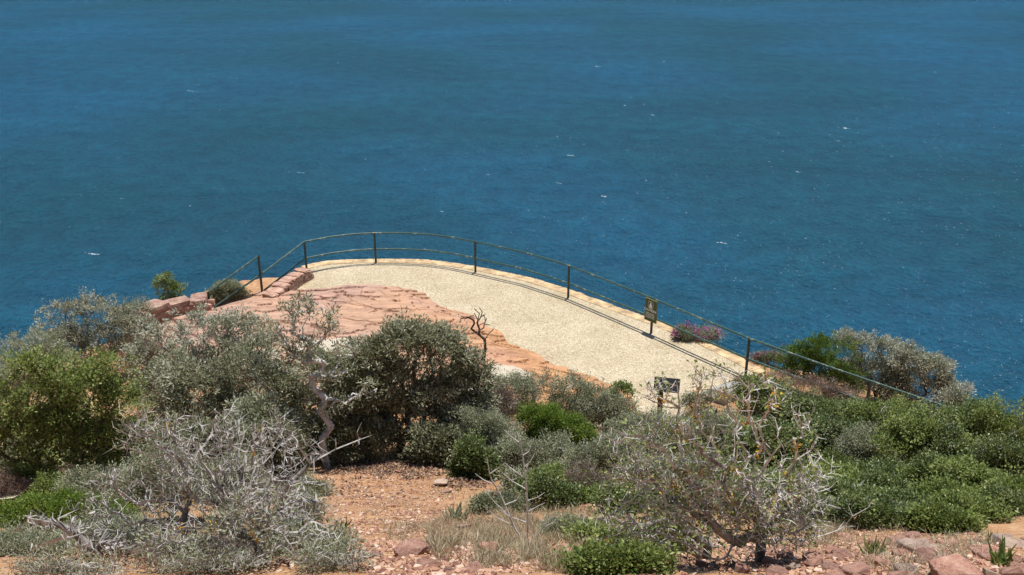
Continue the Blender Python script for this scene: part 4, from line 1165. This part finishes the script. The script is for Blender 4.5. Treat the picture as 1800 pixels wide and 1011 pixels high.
# dry grass, small green ground cover, leaf litter, gravel (nobody could count them)
def blades(regions, seed, name, label, mat, L, W, kind='grass', lean=.7, tint0=.5, mask=26):
    rng = np.random.RandomState(seed); C = []
    for (x, y, rx, ry, n) in regions:
        for _ in range(n):
            a = rng.uniform(0, 2 * pi); r = rng.rand() ** .6
            px, py = x + rx * r * cos(a), y + ry * r * sin(a)
            d = ray(px, py); k = None
            C.append((px, py))
    # intersect in bulk: march in 2 passes
    C = np.array(C)
    if mask: C = C[(vnoise(C[:, 0], C[:, 1] * 2.0, mask, seed) > .42) | (rng.rand(len(C)) < .1)]
    u = (C[:, 0] - 900) / FPX; v = (505.5 - C[:, 1]) / FPX
    D = np.stack([u, cos(PITCH) + v * sin(PITCH), -sin(PITCH) + v * cos(PITCH)], 1)
    T = np.full(len(C), 3.0); done = np.zeros(len(C), bool)
    for t_ in np.arange(3, 26, .06):
        Pq = D * t_; h = (CAMZ + Pq[:, 2]) < terr_fast(Pq[:, 0], Pq[:, 1])
        new = h & ~done; T[new] = t_; done |= h
    Pq = D[done] * T[done][:, None]; Pq[:, 2] = terr(Pq[:, 0], Pq[:, 1]) - .01
    n = len(Pq)
    dd = rng.normal(0, lean, (n, 3)); dd[:, 2] = 1
    V, F = leaves(Pq, dd, L * rng.uniform(.5, 1.4, n), W * rng.uniform(.6, 1.3, n), rng, 0)
    o = qmesh(name, V, F, mat, tint=np.clip(tint0 + rng.normal(0, .22, n), 0, 1)); tag(o, label, kind, kind='stuff')
    return o
# quick terrain lookup
_gx = np.arange(-16, 16, .05); _gy = np.arange(4, 26, .05)
_GX, _GY = np.meshgrid(_gx, _gy); _GZ = terr(_GX.ravel(), _GY.ravel()).reshape(_GX.shape)
def terr_fast(x, y):
    i = np.clip(((np.asarray(x) + 16) / .05).astype(int), 0, len(_gx) - 1); j = np.clip(((np.asarray(y) - 4) / .05).astype(int), 0, len(_gy) - 1)
    return _GZ[j, i]
blades([(740, 930, 70, 35, 1500), (860, 950, 120, 50, 7500), (960, 915, 90, 34, 4600), (1000, 980, 90, 30, 2800), (1440, 935, 70, 25, 2200), (700, 905, 60, 25, 500), (1600, 985, 100, 30, 900), (560, 900, 40, 60, 500),
        (1150, 930, 120, 50, 2200), (1690, 960, 60, 20, 500), (1340, 650, 30, 8, 900), (300, 930, 300, 80, 4500), (1500, 940, 150, 30, 1500)],
       3, 'dry_grass', 'thin bleached dry grass in tufts over the sunny orange slope', L_DRY, .13, .006)
blades([(850, 935, 60, 18, 600), (1010, 930, 60, 20, 900), (900, 960, 40, 14, 300), (1420, 925, 60, 14, 700), (780, 870, 60, 12, 200), (1150, 890, 100, 30, 1500), (1000, 865, 50, 12, 500), (1700, 950, 60, 16, 500), (1600, 860, 260, 75, 9000), (1300, 880, 200, 60, 3500), (250, 900, 280, 60, 3500), (960, 850, 150, 30, 1500)],
       4, 'green_ground_cover', 'sparse low green ground cover among the dry grass', L_GREYGREEN, .07, .012, 'ground cover', 1.0, .6)
blades([(720, 815, 95, 28, 4200), (600, 815, 60, 20, 1600), (820, 850, 40, 14, 700), (1000, 865, 80, 14, 1500), (650, 850, 100, 30, 900), (80, 870, 90, 16, 1500), (1250, 960, 200, 40, 1500), (350, 960, 250, 50, 2500)],
       5, 'leaf_litter', 'dark leaf litter and broken twigs under the bushes', L_LITTER, .08, .03, 'leaf litter', 3.0)

# ------------------------------------------------------------------ ROCKS
rock_me = []
for k in range(12):
    rr = random.Random(100 + k); bm = bmesh.new()
    pts = []
    for _ in range(16):
        d = Vector((rr.uniform(-1, 1), rr.uniform(-1, 1), rr.uniform(-1, 1)))
        d.normalize(); d = Vector([max(-.72, min(.72, c_)) for c_ in d])
        pts.append(bm.verts.new(d * rr.uniform(.8, 1.15)))
    r = bmesh.ops.convex_hull(bm, input=pts)
    bad = [e for e in r['geom_interior'] + r['geom_unused'] if isinstance(e, bmesh.types.BMVert)]
    bmesh.ops.delete(bm, geom=list(set(bad)), context='VERTS')
    bmesh.ops.bevel(bm, geom=bm.edges[:], offset=.05, segments=1, affect='EDGES')
    bmesh.ops.triangulate(bm, faces=bm.faces[:])
    bmesh.ops.subdivide_edges(bm, edges=bm.edges[:], cuts=1)
    for v_ in bm.verts: v_.co += Vector((rr.gauss(0, .012), rr.gauss(0, .012), rr.gauss(0, .012)))
    bmesh.ops.recalc_face_normals(bm, faces=bm.faces)
    me = bpy.data.meshes.new('rock'); bm.to_mesh(me); bm.free()
    me.materials.append(M_ROCK); rock_me.append(me)
pale_me = []
for k in (1, 4, 7):
    m_ = rock_me[k].copy(); m_.materials.clear(); m_.materials.append(M_PALE); pale_me.append(m_)
rr = random.Random(21)
def rock(px, py, wpx, hpx, label, pale=False, group=None, rot=None):
    c = hit_t(px, py + hpx * .35); s = depth(c) / FPX
    w = wpx * s / 1.3; h = max(hpx * s / 1.3, w * .4)
    o = bpy.data.objects.new('rock', rr.choice(pale_me if pale else rock_me)); COL.objects.link(o)
    o.scale = (w, w * rr.uniform(.6, .9), h * .8)
    o.rotation_euler = (rr.uniform(-.25, .25), rr.uniform(-.25, .25), rr.uniform(-.6, .6) if rot is None else rot)
    o.location = (c[0], c[1], c[2] + h * .25)
    return tag(o, label, 'rock', group)
GR = 'rocks scattered on the front slope'
for a in [
 (725, 963, 52, 30, 'largest pinkish rock on the open slope between the two thorn bushes', False),
 (858, 962, 30, 30, 'pyramid-shaped pink rock with a pale face in the dry grass left of the dead weed', False),
 (968, 921, 28, 18, 'small white-topped block in the dry grass right of the dead weed', True),
 (816, 923, 22, 24, 'pale pointed stone beside the grey spiky plant', True),
 (775, 848, 26, 16, 'pale pink stone at the upper right edge of the bare soil', True),
 (786, 862, 16, 12, 'brown stone just below the pale pink stone at the edge of the bare soil', False),
 (505, 912, 30, 22, 'dark red stone behind twigs of the grey thorn bush', False),
 (618, 942, 14, 12, 'small dark red stone near the tiny green plant', False),
 (634, 948, 18, 12, 'small brown stone next to the dark red one by the tiny green plant', False),
 (748, 988, 34, 16, 'flat pink stone just below the largest pinkish rock', False),
 (668, 975, 28, 14, 'reddish flat stone left of the largest pinkish rock', False),
 (950, 862, 26, 12, 'flat pink stone under the grey heath-like shrub', False),
 (975, 868, 30, 12, 'wider flat pink stone right of the one under the grey heath-like shrub', False),
 (1130, 880, 34, 18, 'orange-red stone between the shrubs and the thorn tree', False),
 (1605, 958, 50, 34, 'big pale-topped boulder in the rocky patch at lower right', True),
 (1625, 975, 44, 34, 'dark red boulder leaning on the big pale-topped one', False),
 (1602, 940, 24, 14, 'pointed brown stone right behind the big pale-topped boulder', False),
 (1573, 948, 30, 18, 'squarish orange-brown stone left of the big pale-topped boulder', False),
 (1542, 953, 28, 18, 'dark maroon stone on the upper edge of the rocky patch', False),
 (1487, 945, 26, 14, 'small orange stone at the left upper end of the rocky patch', False),
 (1480, 975, 34, 22, 'rounded pink stone right of the thorn tree trunk', False),
 (1425, 975, 32, 22, 'red-brown stone second right of the thorn tree trunk', False),
 (1380, 975, 26, 24, 'maroon shaded stone touching the thorn tree trunk', False),
 (1395, 995, 24, 18, 'cream-flecked stone at the bottom, right of the thorn tree trunk', True),
 (1500, 1000, 46, 26, 'broad orange-red stone at the bottom below the yellow-tipped plant', False),
 (1590, 1000, 40, 24, 'long pale slab leaning at the bottom of the rocky patch', True),
 (1680, 1000, 70, 34, 'wide flat pink boulder at the bottom right', False),
 (1665, 955, 26, 14, 'yellow-orange stone right of the big pale-topped boulder', False),
 (1735, 965, 36, 22, 'reddish block at the far right below the thicket', False),
 (1780, 955, 40, 22, 'pale pink block at the right edge of the photo', True),
 (1790, 1000, 30, 26, 'deep red stone in the extreme bottom right corner', False),
 (1305, 998, 28, 26, 'brick-red stone just left of the thorn tree trunk', False),
 (1240, 990, 30, 18, 'pink stone under the thorn branches left of the trunk', False),
 (830, 1000, 34, 14, 'low orange stone at the bottom edge under the pyramid-shaped rock', False),
]:
    rock(*a, group=GR)
def scat(n, x0, x1, y0, y1, s0, s1, lab, seed):
    global rr
    rr = random.Random(seed)
    for _ in range(n):
        w = s0 * (s1 / s0) ** (rr.random() ** 1.7)
        rock(rr.uniform(x0, x1), rr.uniform(y0, y1), w, w * rr.uniform(.45, .75), lab, rr.random() < .22, GR)
scat(110, 1345, 1830, 945, 1030, 11, 38, 'angular reddish stone lying loose in the crowded rocky patch at lower right', 31)
scat(44, 640, 1060, 925, 1020, 6, 20, 'small reddish stone scattered on the sunny slope around the dead weed', 32)
scat(16, 640, 860, 815, 880, 5, 11, 'little brown stone along the upper rim of the bare orange soil', 33)
scat(22, 900, 1130, 855, 900, 6, 16, 'reddish stone on the bare strip below the middle shrubs', 34)
scat(16, 1180, 1345, 940, 1020, 8, 20, 'reddish stone half hidden under the thorn tree', 35)
# gravel: one mass of tiny chips
rng = np.random.RandomState(77)
C = []
for (x, y, rx, ry, n) in [(650, 870, 150, 70, 4200), (760, 960, 200, 60, 4200), (1550, 980, 280, 50, 5200), (1020, 880, 120, 30, 1200), (1250, 980, 150, 40, 900), (300, 980, 300, 40, 900), (950, 960, 150, 50, 900)]:
    a = rng.uniform(0, 2 * pi, n); r = rng.rand(n) ** .55
    C.append(np.stack([x + rx * r * np.cos(a), y + ry * r * np.sin(a)], 1))
C = np.concatenate(C); u = (C[:, 0] - 900) / FPX; v_ = (505.5 - C[:, 1]) / FPX
D = np.stack([u, cos(PITCH) + v_ * sin(PITCH), -sin(PITCH) + v_ * cos(PITCH)], 1); T = np.zeros(len(C))
for t_ in np.arange(3, 26, .06):
    Pq = D * t_; h = (CAMZ + Pq[:, 2]) < terr_fast(Pq[:, 0], Pq[:, 1]); T = np.where((T == 0) & h, t_, T)
ok = T > 0; Pq = D[ok] * T[ok][:, None]; Pq[:, 2] = terr(Pq[:, 0], Pq[:, 1])
n = len(Pq); sz = .0065 * (4.5 ** (rng.rand(n) ** 2.7)) 
cube = np.array([[-1, -1, -1], [1, -1, -1], [1, 1, -1], [-1, 1, -1], [-1, -1, 1], [1, -1, 1], [1, 1, 1], [-1, 1, 1]], float)
V = cube[None] * rng.uniform(.35, 1.0, (n, 8, 3)) * sz[:, None, None] * np.array([1.2, 1, .7])
a = rng.uniform(0, 6.28, n); ca, sa_ = np.cos(a)[:, None], np.sin(a)[:, None]
V = np.stack([V[:, :, 0] * ca - V[:, :, 1] * sa_, V[:, :, 0] * sa_ + V[:, :, 1] * ca, V[:, :, 2]], 2) + Pq[:, None, :] + np.array([0, 0, .004])
Fc = np.array([[0, 3, 2, 1], [4, 5, 6, 7], [0, 1, 5, 4], [1, 2, 6, 5], [2, 3, 7, 6], [3, 0, 4, 7]])
F = (Fc[None] + (np.arange(n) * 8)[:, None, None]).reshape(-1, 4)
M_GRAV = leafmat('gravel_chips', [(0, (.17, .075, .055)), (.4, (.38, .20, .13)), (.8, (.50, .32, .22)), (1, (.62, .48, .38))], .9, 0)
o = qmesh('gravel', V.reshape(-1, 3), F, M_GRAV, tint=np.repeat(rng.rand(n), 6)); tag(o, 'small sandstone chips strewn over the orange soil', 'gravel', kind='stuff')
